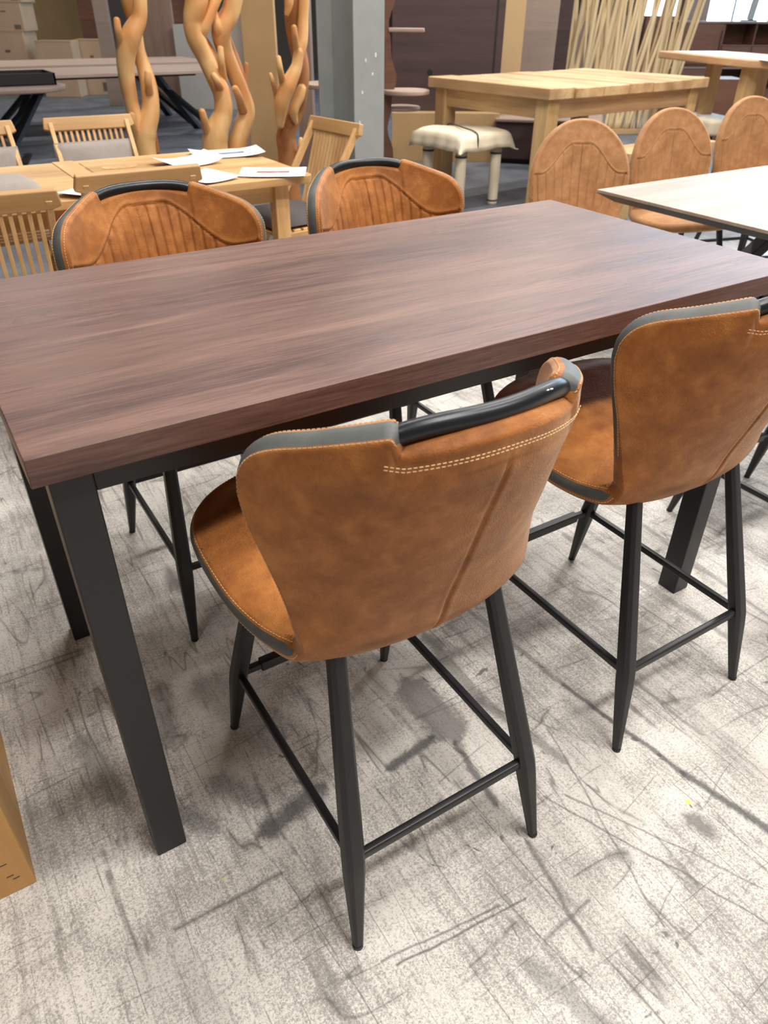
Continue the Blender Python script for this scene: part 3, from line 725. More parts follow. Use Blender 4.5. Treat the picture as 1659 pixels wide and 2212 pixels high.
# ------------------------------------------------------------------ root wood stands
def root_stand(label, base, strands, r_scale=1.4, hollow=None):
    """strands: list of (list of (u,v,dy), radii) traced then placed with depth around base y"""
    rt = empty('root_wood_stand', (base[0], base[1], 0), 0, label, 'decoration', 'root wood stands behind the garden table')
    o0 = Vector((base[0], base[1], 0))
    for si, (nm, pts, rad, mk) in enumerate(strands):
        if nm == 'stub': pts = [(pts[0][0], pts[0][1], pts[0][2]+.07)]+list(pts[1:])
        P = [at(u, v, y=base[1]+dy)-o0 for u, v, dy in pts]
        if pts[0][1] >= 329 and nm == 'trunk': P = [Vector((P[0].x*.9, P[0].y, 0))]+P; rad = [rad[0]*1.15]+list(rad)
        Q = catmull(P, 7); rr = np.interp(np.linspace(0, len(P)-1, len(Q)), range(len(P)), rad)*(r_scale if nm != 'stub' else 1.15)
        # rounded tip
        tip = Q[-1]+(Q[-1]-Q[-2]).normalized()*rr[-1]*.7
        Q2 = list(Q)+[Q[-1].lerp(tip, .6), tip]; rr2 = list(rr)+[rr[-1]*.78, rr[-1]*.25]
        MB().tube(Q2, rr2, 14, .85).build(nm, M[mk], rt, smooth=True)
    return rt
yb1 = 5.9
root_stand('leftmost twisting peeled root wood stand with blunt branch stubs', (at(312, 335, y=yb1).x, yb1), [
    ('trunk', [(315, 330, 0), (313, 285, 0), (325, 240, .0), (322, 190, .03), (312, 150, .06), (300, 110, .1), (292, 60, .12), (277, 10, .1), (262, -60, .06)], [.062, .066, .052, .048, .042, .036, .034, .036, .04], 'root'),
    ('strand', [(305, 300, 0), (286, 230, .02), (274, 170, .02), (272, 120, .0), (284, 75, -.03), (300, 40, -.04), (302, 0, -.04), (300, -60, -.02)], [.045, .040, .045, .052, .055, .042, .038, .036], 'root'),
    ('stub', [(296, 305, -.05), (288, 270, -.07), (284, 247, -.08)], [.03, .022, .018], 'root'),
    ('stub', [(326, 220, -.05), (321, 185, -.07), (319, 156, -.08)], [.03, .022, .019], 'root'),
    ('stub', [(265, 105, -.04), (256, 70, -.06), (252, 42, -.07)], [.032, .022, .018], 'root'),
    ('strand', [(335, 330, .12), (328, 290, .1), (318, 250, .08)], [.03, .03, .02], 'hollow')])
yb2 = 6.1
root_stand('broad twin root wood stand with crossing strands left of the cardboard roll', (at(480, 335, y=yb2).x, yb2), [
    ('trunk', [(465, 330, 0), (468, 285, -.02), (482, 245, -.04), (480, 205, -.03), (462, 165, .0), (444, 125, .03), (424, 85, .02), (416, 45, 0), (424, 5, -.02), (430, -50, 0)], [.085, .075, .058, .055, .05, .052, .056, .052, .062, .07], 'root'),
    ('trunk', [(512, 330, .05), (520, 285, .05), (532, 240, .08), (520, 195, .1), (502, 150, .1), (484, 105, .08), (478, 65, .04), (498, 25, .02), (512, -40, 0)], [.065, .06, .055, .05, .046, .05, .056, .052, .05], 'root'),
    ('stub', [(452, 300, -.05), (443, 265, -.08), (436, 240, -.1)], [.035, .026, .022], 'root'),
    ('stub', [(480, 200, -.1), (470, 178, -.12), (461, 162, -.12)], [.03, .024, .021], 'root'),
    ('stub', [(482, 175, -.08), (478, 135, -.1), (476, 104, -.1)], [.03, .022, .019], 'root'),
    ('stub', [(525, 240, -.04), (516, 210, -.06), (507, 190, -.08)], [.032, .026, .022], 'root'),
    ('strand', [(424, 92, .03), (440, 60, -.02), (458, 20, -.03), (475, -20, -.02)], [.03, .036, .030, .03], 'root'),
    ('hollow', [(463, 150, .06), (448, 110, .08), (438, 80, .08)], [.05, .045, .02], 'hollow'),
    ('hollow', [(524, 215, .14), (512, 165, .15), (498, 120, .14), (492, 80, .1)], [.04, .055, .05, .02], 'hollow'),
    ('strand', [(484, 100, .07), (470, 60, .0), (462, 30, .02), (452, -20, .02)], [.03, .028, .022, .022], 'root'),
    ('strand', [(520, 210, .1), (530, 170, .12), (532, 138, .12)], [.03, .02, .012], 'hollow')])
yb3 = 5.75
root_stand('tall root wood stand with deep brown hollow beside the grey column', (at(625, 335, y=yb3).x, yb3), [
    ('trunk', [(622, 335, .12), (618, 290, .12), (640, 240, .1), (650, 200, .05), (652, 150, .06), (640, 90, .1), (632, 40, .1), (630, -40, .08)], [.07, .065, .05, .045, .05, .055, .052, .05], 'hollow'),
    ('strand', [(605, 275, 0), (608, 225, -.03), (622, 185, -.05), (640, 145, -.05), (645, 110, -.05)], [.022, .048, .052, .036, .03], 'root'),
    ('strand', [(640, 140, -.05), (652, 90, -.03), (655, 30, 0), (660, -40, 0)], [.03, .036, .032, .03], 'root'),
    ('stub', [(612, 185, -.08), (605, 150, -.1), (601, 124, -.1)], [.026, .02, .017], 'root'),
    ('stub', [(641, 110, -.1), (637, 80, -.11), (635, 58, -.12)], [.022, .019, .017], 'root'),
    ('stub', [(598, 215, -.02), (590, 180, -.03), (584, 160, -.03)], [.018, .014, .012], 'root'),
    ('strand', [(640, 268, .02), (634, 240, .0), (646, 208, 0), (652, 190, 0)], [.012, .032, .036, .03], 'root'),
    ('stub', [(645, 335, .0), (648, 318, 0), (650, 300, 0)], [.02, .017, .014], 'root'),
    ('strand', [(618, 35, -.05), (624, 10, -.05), (626, -30, -.05)], [.012, .026, .03], 'root')], 1.3)
# upright cardboard wrapped slab between the stands, grey plastic wrapped post beside it
p = at(566, 200, y=6.9)
def facing_box(name, u0, u1, v_ref, y, z0, z1, depth, mat, label, cat, group=None, bevel=.004, parts=None):
    """a box whose front face is square to the aisle; spans the ground between two sight lines at distance y"""
    a = at(u0, v_ref, y=y); b = at(u1, v_ref, y=y); d = (b-a); d.z = 0
    # keep the front face square to the camera's heading in plan
    hd = Vector((math.cos(CYAW), -math.sin(CYAW), 0)); mid = (a+b)/2
    ra = Vector((a.x, a.y, 0)); rb = Vector((b.x, b.y, 0))
    # intersect the sight lines with the face line through mid
    fw_ = Vector((math.sin(CYAW), math.cos(CYAW), 0)); dist = Vector((mid.x, mid.y, 0)).dot(fw_)
    ra = ra*(dist/ra.dot(fw_)); rb = rb*(dist/rb.dot(fw_)); w = (rb-ra).length; c = (ra+rb)/2
    o = MB().box(-w/2, w/2, 0, depth, 0, z1-z0).build(name, M[mat], None, bevel=bevel, loc=(c.x, c.y, z0), rotz=-CYAW)
    tag(o, label, cat, group); o['_w'] = w
    return o
facing_box('cardboard_slab', 533, 602, 200, 6.9, 0, 2.3, .12, 'cardboard', 'tall cardboard wrapped slab standing between the root wood stands', 'panel')
facing_box('plastic_wrapped_post', 508, 535, 200, 7.3, 0, 2.4, .1, 'plastic', 'grey post in shiny plastic wrap left of the cardboard slab', 'post')
facing_box('storage_locker', 640, 672, 150, 7.6, 0, 2.3, .3, 'greybrown_z', 'narrow grey brown locker seen just left of the column', 'cabinet')

# ------------------------------------------------------------------ wavy board stand with round plates behind the column
bs_y = 6.2; pb = at(838, 200, y=bs_y)
bs = empty('tiered_plate_stand', (pb.x, bs_y, 0), -CYAW, 'wavy brown wooden stand with round shelf plates behind the column', 'stand')
zs = np.linspace(0, 2.2, 40); vs = []
for k in (0, 1):
    for z in zs:
        wv = .028*math.sin(z*9)+.01*math.sin(z*23)
        vs += [(-.06+wv*.5, k*.03, z), (.035+wv, k*.03, z)]
n = len(zs); fs = []
for i in range(n-1):
    a = 2*i; fs += [(a, a+1, a+3, a+2), (2*n+a, 2*n+a+2, 2*n+a+3, 2*n+a+1), (a, a+2, 2*n+a+2, 2*n+a), (a+1, 2*n+a+1, 2*n+a+3, a+3)]
fs += [(0, 2*n, 2*n+1, 1), (2*n-2, 2*n-1, 4*n-1, 4*n-2)]
MB().add(vs, fs).build('wavy_post', M['darkcab'], bs, smooth=False)
def disc(cx, cy, z, r, th, name='round_plate', mat='greywood'):
    pts = [(cx+r*math.cos(a), cy+r*math.sin(a)) for a in np.linspace(0, 2*math.pi, 36, endpoint=False)]
    MB().prism(pts, z, z+th).build(name, M[mat], bs, bevel=.008)
zp = at(885, 192, y=bs_y).z
disc(.16, .0, at(885, 195, y=bs_y).z-.02, .20, .035); disc(.12, .15, at(875, 226, y=bs_y+.15).z-.03, .17, .03); disc(-.45, .1, at(655, 192, y=bs_y).z-.03, .30, .035)
z = at(880, 64, y=bs_y).z; MB().bar((0, 0, z), (.30, -.03, z), .03, .03).build('arm', M['greywood'], bs, bevel=.008)
MB().box(-.3, .3, -.2, .2, 0, .03).build('base_plate', M['darkcab'], bs, bevel=.004)

# ------------------------------------------------------------------ dark tabletop leaning on cardboard
yP = 7.1
cb = facing_box('cardboard_crate', 846, 1075, 300, yP, 0, .47, .3, 'cardboard', 'long low cardboard packed crate under the dark tabletop', 'box')
zc = .47
dpn = facing_box('stored_tabletop', 846, 1082, 150, yP+.15, zc, 1.55, .07, 'brownpanel', 'dark wenge tabletop with a cable hole, stood upright on the crate', 'tabletop')
w = dpn['_w']; 
pts = [(.028*math.cos(a), .028*math.sin(a)) for a in np.linspace(0, 2*math.pi, 20, endpoint=False)]
h = MB().prism(pts, 0, .004).build('cable_hole', M['blackdk'], dpn); h.rotation_euler.x = R(90); hp = dpn.matrix_basis.inverted() @ at(930, 158, y=yP+.15); h.location = (hp.x, .0, hp.z)
MB().box(w/2-.09, w/2-.07, -.004, 0, .0, 1.08).build('edge_trim', M['blackdk'], dpn)
facing_box('stored_board', 1070, 1124, 150, yP+.5, 0, 2.1, .05, 'beige', 'beige board standing right of the dark tabletop', 'board')
facing_box('stored_board', 1120, 1194, 150, yP+.7, 0, 2.1, .05, 'taupe', 'taupe board standing between the beige board and the stick screen', 'board')
facing_box('stored_board', 1186, 1222, 150, yP+.9, 0, 2.1, .05, 'brownpanel', 'narrow dark board behind the left side of the stick screen', 'board')

# ------------------------------------------------------------------ rustic plank table, wrapped side table, bench, stick screen
RZ = .90
a = at(1190, 193, z=RZ); b = at(995, 163, z=RZ); c = at(1535, 168, z=RZ)
LX = (c-a).length; LY = (b-a).length; ang = math.atan2(c.y-a.y, c.x-a.x)
rt = empty('plank_table', (a.x, a.y, 0), ang, 'heavy rustic teak plank table with thick square legs, beyond the dark table', 'table')
n = 7; xs = np.cumsum([0]+[random.uniform(.8, 1.2) for _ in range(n)]); xs = xs/xs[-1]*LX
for i in range(n):
    MB().box(xs[i]+.004, xs[i+1]-.004, random.uniform(-.012, .012), LY, RZ-.075, RZ+random.uniform(-.005, .004)).build('plank', M['teakr_y'], rt, bevel=.008)
lw = .13
for x in (.05, LX-.05-lw):
    for y in (.05, LY-.05-lw): MB().box(x, x+lw, y, y+lw, 0, RZ-.076).build('leg', M['teakr_z'], rt, bevel=.008)
for (x0, x1, y0, y1, mt) in ((.05+lw, LX-.05-lw, .07, .10, 'teakr_x'), (.05+lw, LX-.05-lw, LY-.1, LY-.07, 'teakr_x'), (.07, .10, .05+lw, LY-.05-lw, 'teakr_y'), (LX-.1, LX-.07, .05+lw, LY-.05-lw, 'teakr_y')):
    MB().box(x0, x1, y0, y1, RZ-.21, RZ-.077).build('apron', M[mt], rt, bevel=.004)
# bench in front of it
bp = at(1309, 291, z=.45); bq = at(1563, 294, z=.45)
bn = empty('plank_bench', (5.35, 4.40, 0), ang, 'raw teak plank bench between the caramel chairs and the plank table', 'bench')
bl = 1.15
MB().box(-bl/2, bl/2, -.17, .14, .42, .49).build('bench_top', M['teakr_x'], bn, bevel=.006)
for x in (-bl/2+.05, bl/2-.15):
    for y in (-.15, .07): MB().box(x, x+.09, y, y+.07, 0, .42).build('leg', M['teakr_z'], bn, bevel=.004)
MB().box(-bl/2+.1, bl/2-.1, -.12, -.09, .34, .42).build('apron', M['teakr_x'], bn)

# side table wrapped in cream packing
wa = at(1003, 335, z=.46); wb = at(922, 296, z=.46); wc = at(1128, 308, z=.46)
wl = at(1003, 448, z=0)
sx_ = .50; sy_ = .54; wang = R(8)
wt = empty('wrapped_side_table', (3.90, 5.10, 0), R(4), 'small square table wrapped in cream packing cloth with dark straps', 'table')
SZ = .57
n = 26; vs = []
for i in range(n+1):
    for j in range(n+1):
        u = (i/n)*1.36-.18; v = (j/n)*1.36-.18
        x = min(max(u, 0), 1)*sx_; y = min(max(v, 0), 1)*sy_
        ox = max(0, -u, u-1); oy = max(0, -v, v-1)
        z = SZ-min(.13, (ox+oy)*.65)
        fl = .014*math.sin(9*u)*(oy > 0)+.014*math.sin(11*v)*(ox > 0)
        x += (-1 if u < 0 else (1 if u > 1 else 0))*(.015+ox*.15+abs(fl)); y += (-1 if v < 0 else (1 if v > 1 else 0))*(.015+oy*.15+abs(fl))
        z += .008*math.sin(7*u+3*v)*math.sin(5*v)
        vs.append((x, y, z))
cl = MB().add(vs, grid_faces(n+1, n+1)).build('wrap_cloth', M['cream'], wt, smooth=True)
sol = cl.modifiers.new('s', 'SOLIDIFY'); sol.thickness = .006
MB().box(.01, sx_-.01, .01, sy_-.01, SZ-.07, SZ-.012).build('tabletop', M['cream'], wt, bevel=.01)
for (x, y) in ((.06, .06), (sx_-.06, .06), (.06, sy_-.06), (sx_-.06, sy_-.06)):
    lg = MB().tube([(x, y, 0), (x, y, .02), (x, y, .25), (x, y, .50)], [.040, .043, .045, .047], 12).build('wrapped_leg', M['cream'], wt, smooth=True)
    MB().tube([(x, y, .395), (x, y, .41)], .0485, 14).build('leg_strap', M['strap'], lg); MB().tube([(x, y, .03), (x, y, .042)], .0455, 14).build('leg_strap', M['strap'], lg)
MB().box(.12, .17, .12, .17, 0, .5).build('inner_leg', M['darkcab'], wt)
MB().tube(catmull([(.14, -.04, SZ-.12), (.14, -.035, SZ-.02), (.15, .02, SZ+.010), (.22, .25, SZ+.014), (.30, .5, SZ+.01), (.33, sy_+.03, SZ-.02), (.33, sy_+.04, SZ-.1)], 6), .006, 6).build('strap', M['strap'], wt, smooth=True)

# stick screen
scr_y = 8.4; l0 = at(1208, 240, y=scr_y); r0 = at(1400, 240, y=scr_y-1.0)
sc_c = Vector(((l0.x+r0.x)/2, (l0.y+r0.y)/2, 0))
sc = empty('stick_screen', sc_c, -CYAW*.9, 'room divider of pale peeled sticks behind the plank table', 'screen')
rnd = random.Random(3)
for i in range(60):
    x0 = -.92+1.8*i/59+rnd.uniform(-.05, .05); lean = rnd.gauss(.06, .20); yy = rnd.uniform(-.07, .07)
    r = rnd.uniform(.018, .034); pts = []
    for k in range(7):
        f = k/6; pts.append((x0*.93+lean*f+.02*math.sin(3*f+i)+.08*f*x0, yy+.02*math.sin(4*f+i*2), .05+2.1*f))
    MB().tube(catmull(pts, 3), list(np.linspace(r*1.15, r*.75, 19)), 8).build('stick', M['stick'], sc, smooth=True)
MB().box(-1.02, 1.02, -.12, .12, 0, .06).build('base_board', M['teakr_x'], sc, bevel=.005)

# low dark chest under the plank table
p = at(1062, 245, z=.40)
lc = empty('low_chest', (6.12, 7.2, 0), -CYAW-R(12), 'low grey brown chest with a paler top seen beneath the plank table', 'chest')
MB().box(-.05, 1.0, -.65, .1, .05, .40).build('body', M['brownpanel'], lc, bevel=.004); MB().box(-.07, 1.02, -.67, .12, .40, .43).build('top', M['greybrown'], lc, bevel=.006)
MB().box(.55, .95, -.66, -.652, .1, .36).build('drawer_front', M['greybrown'], lc, bevel=.003); MB().box(0, .9, -.6, .05, 0, .05).build('plinth', M['blackdk'], lc)

# ------------------------------------------------------------------ right background: dark sideboards and oval desk with sheets
def sideboard(loc, rotz, W_, H_, D_, z0, label, group=None):
    r = empty('sideboard', (loc[0], loc[1], z0), rotz, label, 'sideboard', group)
    t = .03
    MB().box(0, W_, 0, D_, 0, t).box(0, t, 0, D_, 0, H_-t).box(W_-t, W_, 0, D_, 0, H_-t).box(0, W_, D_-.02, D_, 0, H_-t).box(W_*.42, W_*.42+t, 0, D_, 0, H_-t).box(W_*.42, W_, 0, D_, H_*.45, H_*.45+t*.7).box(W_*.72, W_*.72+t*.7, .01, D_, H_*.45, H_-t).build('carcass', M['darkcab'], r, bevel=.002)
    MB().box(-.02, W_+.02, -.02, D_+.01, H_-t, H_).build('top', M['greybrown'], r, bevel=.003)
    d = MB().box(t+.005, W_*.42-.005, -.018, 0, t, H_-t-.005).build('door', M['darkcab'], r, bevel=.003); MB().box(W_*.42-.03, W_*.42-.015, -.024, -.016, .2*H_, .8*H_).build('handle', M['blackdk'], d)
    for k in range(2):
        x0 = W_*.42+t+k*(W_*.58-t)/2; d = MB().box(x0+.004, x0+(W_*.58-t)/2-.006, -.018, 0, t, H_*.45-.004).build('drawer', M['darkcab'], r, bevel=.003)
        MB().box(x0+.15*W_*.58, x0+.32*W_*.58, -.024, -.017, H_*.24, H_*.28).build('handle', M['blackdk'], d)
    return r
s1 = at(1470, 40, y=9.6)
sideboard((s1.x, s1.y), -CYAW, 1.75, .62, .45, .62, 'dark walnut sideboard with open niches, raised on another before the bright window', 'stacked dark sideboards')
sideboard((s1.x-.02, s1.y+.0), -CYAW, 1.9, .61, .5, .0, 'lower dark sideboard carrying the one with open niches', 'stacked dark sideboards')
tv = at(1625, 20, y=8.9)
mo = empty('desk_monitor_arm', (tv.x, tv.y, 1.245), -CYAW, 'grey bracket standing on the dark sideboard in front of the window', 'bracket')
MB().box(-.12, .10, -.05, .08, 0, .02).build('foot', M['cushdark'], mo, bevel=.004); MB().bar((0, 0, .02), (.05, .02, .45), .10, .05).build('post', M['steelgrey'], mo, bevel=.006)
w_ = facing_box('tall_cabinet', 1480, 1532, 20, 10.6, 0, 2.2, .4, 'greybrown_z', 'tall brown cabinet side beside the bright window', 'cabinet')
w_ = facing_box('tall_cabinet', 1400, 1478, 20, 10.6, 0, 1.30, .4, 'darkcab', 'dark cabinet glimpsed through the stick screen', 'cabinet')
facing_box('tall_cabinet', 1225, 1390, 20, 11.2, 0, 1.30, .4, 'greybrown_z', 'brown cabinet row behind the left half of the stick screen', 'cabinet')
# oval desk with sheets on top
dz = 1.05; A0 = at(1455, 113, z=dz); A1 = at(1600, 128, z=dz)
od = empty('teak_counter', (A0.x, A0.y, 0), math.atan2(A1.y-A0.y, A1.x-A0.x), 'raw teak counter with rounded end covered in white sheets', 'table')
dl = (A1-A0).length
MB().prism([(-.3, .55), (-.3, 0), (dl*.7, -.02), (dl+.1, .04), (dl+.35, .2), (dl+.4, .5), (dl+.2, .75), (0, .75)], dz-.06, dz).build('counter_top', M['teakr_x'], od, bevel=.01)
for x, y in ((.12, .3), (dl*.90, .1), (dl+.22, .2), (dl*.5, .5)): MB().box(x, x+.11, y, y+.11, 0, dz-.06).build('leg', M['teakr_z'], od, bevel=.006)
MB().box(0, dl+.1, .2, .5, .50, .54).build('shelf', M['teakr_x'], od, bevel=.004)
ng = Matrix.Rotation(od.rotation_euler.z, 4, 'Z')
for i, (x, y, r_, w) in enumerate([(.05, .35, .05, .36), (.45, .33, -.08, .36), (.86, .34, .07, .38), (dl+.1, .36, -.1, .40)]):
    p = Vector((A0.x, A0.y, dz+.001))+ng @ Vector((x, y, 0))
    o = MB().box(-w/2, w/2, -.28, .24, 0, .004).build('price_sheet', M['white'], None, loc=p, rotz=od.rotation_euler.z+r_)
    tag(o, ['white sheet on the far left end of the raw teak counter', 'white sheet left of centre on the raw teak counter', 'white sheet right of centre on the raw teak counter', 'white sheet on the rounded end of the raw teak counter'][i], 'paper', 'white sheets on the raw teak counter')
p = Vector((A0.x, A0.y, 0))+ng @ Vector((dl*.4, .35, .541))
o = MB().box(-.35, .35, -.12, .12, 0, .004).build('price_sheet', M['white'], None, loc=p, rotz=od.rotation_euler.z); tag(o, 'white sheet on the lower shelf of the raw teak counter', 'paper')
# white upholstered stool behind the middle caramel chair
p = at(1520, 256, x=6.62); hz = p.z
ws = empty('white_stool', (p.x, p.y, 0), -CYAW, 'white padded stool peeking out behind the middle caramel chair', 'stool')
MB().prism(round_rect(-.2, .2, -.18, .18, .07), hz-.13, hz).build('pad', M['cream'], ws, bevel=.03, seg=3)
for x in (-.17, .14):
    for y in (-.15, .12): MB().box(x, x+.03, y, y+.03, 0, hz-.13).build('leg', M['blackdk'], ws)
# dark shelves behind
facing_box('low_cabinet', 1450, 1600, 230, 6.6, 0, .70, .5, 'darkcab', 'dark cabinet standing in shade under the raw teak counter', 'cabinet')

# ------------------------------------------------------------------ left background
def xleg_table(label, x0, x1, y0, y1, z, mat, group=None):
    r = empty('conference_table', ((x0+x1)/2, (y0+y1)/2, 0), 0, label, 'table', group)
    w, d = (x1-x0)/2, (y1-y0)/2
    MB().box(-w, w, -d, d, z-.035, z).build('tabletop', M[mat], r, bevel=.004)
    for sx in (-1, 1):
        for sy in (-1, 1):
            MB().bar((sx*w*.35, -sy*d*.3, z-.04), (sx*w*.78, sy*d*.8, 0), .09, .05).build('leg', M['blackdk'], r)
    MB().box(-w*.7, w*.7, -.04, .04, z-.09, z-.036).build('beam', M['blackdk'], r)
    return r
xleg_table('washed oak conference table with black crossed legs in the dim left background', .9, 4.2, 9.9, 11.1, .75, 'greywood', 'washed oak tables in the left background')
xleg_table('second washed oak table just behind the first in the left background', 1.2, 4.3, 11.4, 12.7, .76, 'greywood', 'washed oak tables in the left background')
rd = empty('rounded_table', (.55, 8.75, 0), 0, 'rounded end table with dark base at the left edge, black tray on it', 'table')
pts = [(-1.2, -.5), (.6, -.5)]+[(.72+.48*math.cos(a), .5*math.sin(a)) for a in np.linspace(-1.5, 1.5, 16)]+[(.6, .5), (-1.2, .5)]
MB().prism(pts, .71, .75).build('tabletop', M['greybrown'], rd, bevel=.01)
MB().tube([(.55, 0, 0), (.5, 0, .06), (.35, 0, .35), (.40, 0, .71)], [.26, .2, .12, .18], 10).build('pedestal', M['blackdk'], rd, smooth=False)
MB().box(-.2, -.05, -.06, .06, 0, .71).build('leg', M['blackdk'], rd); MB().box(.12, .2, -.3, -.2, 0, .71).build('leg', M['blackdk'], rd)
ta = at(0, 160, z=.76); tb2 = at(64, 160, z=.76)
tr = empty('black_tray', (ta.x-.35, 8.62, .751), 0, 'black open tray box on the rounded table at the left edge', 'tray')
tw = tb2.x-ta.x+.35; 
MB().box(0, tw, 0, .02, 0, .10).box(0, tw, .5, .52, 0, .10).box(0, .02, 0, .52, 0, .10).box(tw-.02, tw, 0, .52, 0, .10).box(0, tw, 0, .52, 0, .01).build('tray_body', M['blackdk'], tr, bevel=.002)
def carton(u0, u1, v0, v1, y, label, depth=.6, mat='cardlight', marks=True, zbase=None):
    z1 = at((u0+u1)/2, v0, y=y).z; z0 = at((u0+u1)/2, v1, y=y).z if zbase is None else zbase
    o = facing_box('carton', u0, u1, (v0+v1)/2, y, max(z0, 0), z1, depth, mat, label, 'box', 'cartons stacked in the left background', .01)
    w = o['_w']; h = z1-max(z0, 0)
    if marks:
        MB().box(w*.26, w*.42, -.004, .0, .08*h, .24*h).build('printed_mark', M['printdark'], o); MB().box(.0, w*.12, -.004, .0, .68*h, .72*h).build('printed_mark', M['printdark'], o)
    MB().box(-w/2, w/2, -.003, 0, h*.985, h).build('tape', M['beige'], o)
    return o
YB = 17.0
carton(-30, 62, 68, 190, YB, 'lower pale carton at the left edge of the background stack', zbase=0)
z = at(20, 68, y=YB).z
for lab, a0, a1, v0, v1 in (('middle pale carton of the left background stack, printed mark near its corner', -40, 48, 5, 68), ('topmost pale carton of the left background stack', -50, 40, -60, 5)):
    carton(a0, a1, v0, v1, YB, lab)
carton(78, 156, 88, 130, YB-.9, 'low carton in the row behind the oak tables, left of the pair', depth=.4, zbase=0, marks=False)
carton(160, 224, 85, 130, YB-.8, 'low carton in the row behind the oak tables, right of the pair', depth=.4, zbase=0)
z1 = at(110, -30, y=YB+1.2).z
facing_box('cardboard_sheet', 36, 188, 40, YB+2.2, 0, 2.8, .1, 'cardboard', 'large cardboard sheet standing behind the cartons', 'board')
facing_box('tall_post_panel', 208, 238, 60, 14.2, 0, 3.0, .1, 'taupe', 'pale mauve upright panel edge left of the first root stand', 'board')
facing_box('tall_cabinet', 176, 214, 60, 17.6, 0, 3.0, .3, 'darkcab', 'dark cabinet between the cardboard sheet and the pale panel', 'cabinet')
facing_box('tall_board', 303, 375, 60, 13.6, 0, 3.0, .08, 'greybrown_z', 'brown wood board standing between the first two root stands', 'board')
facing_box('tall_cabinet', 372, 420, 60, 14.2, 0, 1.75, .3, 'darkcab', 'dark open cabinet left of the twin root stand', 'cabinet')
facing_box('wrapped_furniture', 378, 520, 100, 13.0, 0, 1.15, .5, 'plastic', 'furniture in crinkled plastic behind the twin root stand', 'furniture')['kind2'] = 0

# ------------------------------------------------------------------ plywood box in the left foreground
pb_ = empty('plywood_box', (-.155, .99, 0), 0, 'tan plywood box with staples at the lower left corner of the frame', 'box')
MB().box(-.6, 0, 0, .012, 0, .62).build('front_panel', M['ply'], pb_, bevel=.002)
MB().box(-.012, 0, .0125, .62, 0, .62).build('side_panel', M['ply'], pb_, bevel=.001)
MB().box(-.6, -.588, .0125, .62, 0, .62).build('side_panel', M['ply'], pb_, bevel=.001)
MB().box(-.588, -.0125, .608, .62, 0, .62).build('rear_panel', M['ply'], pb_, bevel=.001)
MB().box(-.60, 0.0, 0, .62, .62, .635).build('lid', M['ply'], pb_, bevel=.002)
for x, z in ((-.02, .04), (-.028, .052), (-.03, .09), (-.045, .105), (-.055, .15), (-.07, .17)):
    MB().box(x-.012, x, -.0008, .001, z, z+.0014).build('staple', M['strap'], pb_)

# ------------------------------------------------------------------ the room
X0, X1, Y0, Y1, ZC = -5, 14.5, -4.5, 20.5, 5.5
struct(MB().box(X0, X1, Y0, Y1, -.1, 0).build('floor', M['floor'], None))
struct(MB().box(X0, X1, Y0, Y1, ZC, ZC+.1).build('ceiling', M['ceil'], None))
struct(MB().box(X0-.1, X0, Y0, Y1, 0, ZC).build('wall_left', M['whitewall'], None))
struct(MB().box(X0, X1, Y1, Y1+.1, 0, ZC).build('wall_back', M['darkwall'], None))
struct(MB().box(X0, X1, Y0-.1, Y0, 0, ZC).build('wall_front', M['whitewall'], None))
wy0, wy1, wz0, wz1 = 3.5, 13.2, 1.05, 4.6
struct(MB().box(X1, X1+.1, Y0, Y1, 0, wz0).box(X1, X1+.1, Y0, Y1, wz1, ZC).box(X1, X1+.1, Y0, wy0, wz0, wz1).box(X1, X1+.1, wy1, Y1, wz0, wz1).build('wall_right', M['whitewall'], None))
nw = 3; ww = (wy1-wy0)/nw
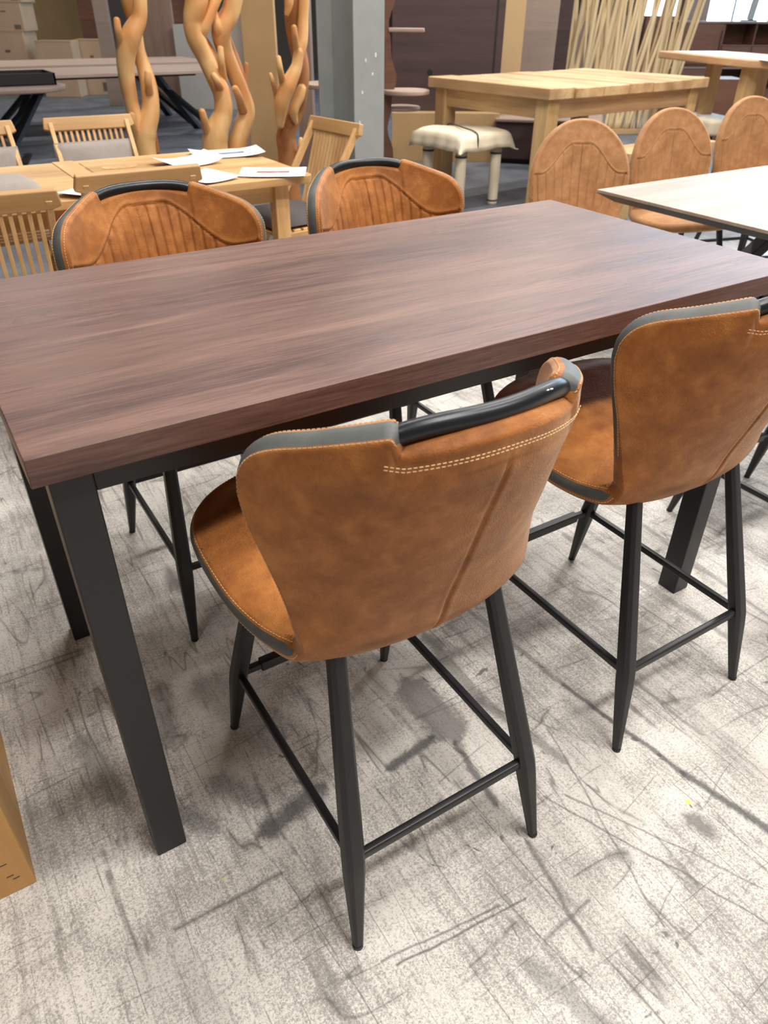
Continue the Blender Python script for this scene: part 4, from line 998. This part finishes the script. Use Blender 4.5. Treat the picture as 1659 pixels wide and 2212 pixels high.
for i in range(nw):
    y0 = wy0+i*ww; f = MB(); y1 = y0+ww
    f.box(X1, X1+.06, y0, y0+.05, wz0, wz1).box(X1, X1+.06, y1-.05, y1, wz0, wz1).box(X1, X1+.06, y0, y1, wz0, wz0+.05).box(X1, X1+.06, y0, y1, wz1-.05, wz1)
    for k in (1, 2, 3): f.box(X1, X1+.05, y0+ww*k/4-.02, y0+ww*k/4+.02, wz0, wz1)
    for k in (1, 2): f.box(X1, X1+.05, y0, y1, wz0+(wz1-wz0)*k/3-.02, wz0+(wz1-wz0)*k/3+.02)
    fr = struct(f.build('window_%d' % (i+1), M['steelgrey'], None))
    MB().box(X1+.07, X1+.08, y0, y1, wz0, wz1).build('frosted_pane', M['daylight'], fr)

# ceiling lamps: housing, diffuser and the light each one gives
def lamp(x, y, power, w=1.5, d=.3, col=(1, .965, .915), lab='x'):
    r = empty('ceiling_lamp', (x, y, ZC-.75), 0, lab, 'lamp', 'linear lamps under the ceiling')
    MB().box(-w/2, w/2, -d/2, d/2, .03, .12).build('housing', M['white'], r, bevel=.01)
    MB().box(-w/2+.02, w/2-.02, -d/2+.02, d/2-.02, .02, .0305).build('diffuser', M['lamp'], r)
    for sx in (-.6, .6): MB().bar((sx, 0, .12), (sx, 0, .75), .01).build('hanger', M['steelgrey'], r)
    L = bpy.data.lights.new('lamp_light', 'AREA'); L.shape = 'RECTANGLE'; L.size = w; L.size_y = d; L.energy = power; L.color = col
    lo = bpy.data.objects.new('lamp_light', L); COL.objects.link(lo); lo.parent = r; lo.location = (0, 0, .0)
    return r
lamps = [(1.0, -1.0, 290), (3.2, -1.2, 225), (-2.0, -.4, 110), (1.3, .35, 185), (3.4, 1.4, 190), (1.6, 4.0, 230), (4.4, 4.2, 230), (6.8, 3.4, 420), (7.2, 1.2, 120), (4.8, 7.0, 260), (8.2, 8.6, 300), (1.2, 12.5, 260), (4.5, 14.5, 200)]
names = ['behind the camera', 'behind the camera to the right', 'behind the camera to the left', 'above the dark table', 'above the pale oak table', 'above the garden table', 'above the plank bench', 'above the raw teak counter', 'by the window side', 'above the stored tabletop', 'above the stick screen', 'in the far left bay', 'in the far middle bay']
for (x, y, p), nm in zip(lamps, names): lamp(x, y, p, lab='white linear ceiling lamp '+nm)

wd = bpy.data.worlds.new('world'); SC.world = wd; wd.use_nodes = True
wd.node_tree.nodes['Background'].inputs[0].default_value = (.6, .68, .8, 1); wd.node_tree.nodes['Background'].inputs[1].default_value = .4
SC.view_settings.view_transform = 'Standard'; SC.view_settings.look = 'None'; SC.view_settings.gamma = 1
SC.view_settings.use_curve_mapping = False; SC.view_settings.exposure = -1.2
for o in bpy.data.objects:
    for k in ('_w', 'kind2'):
        if k in o: del o[k]
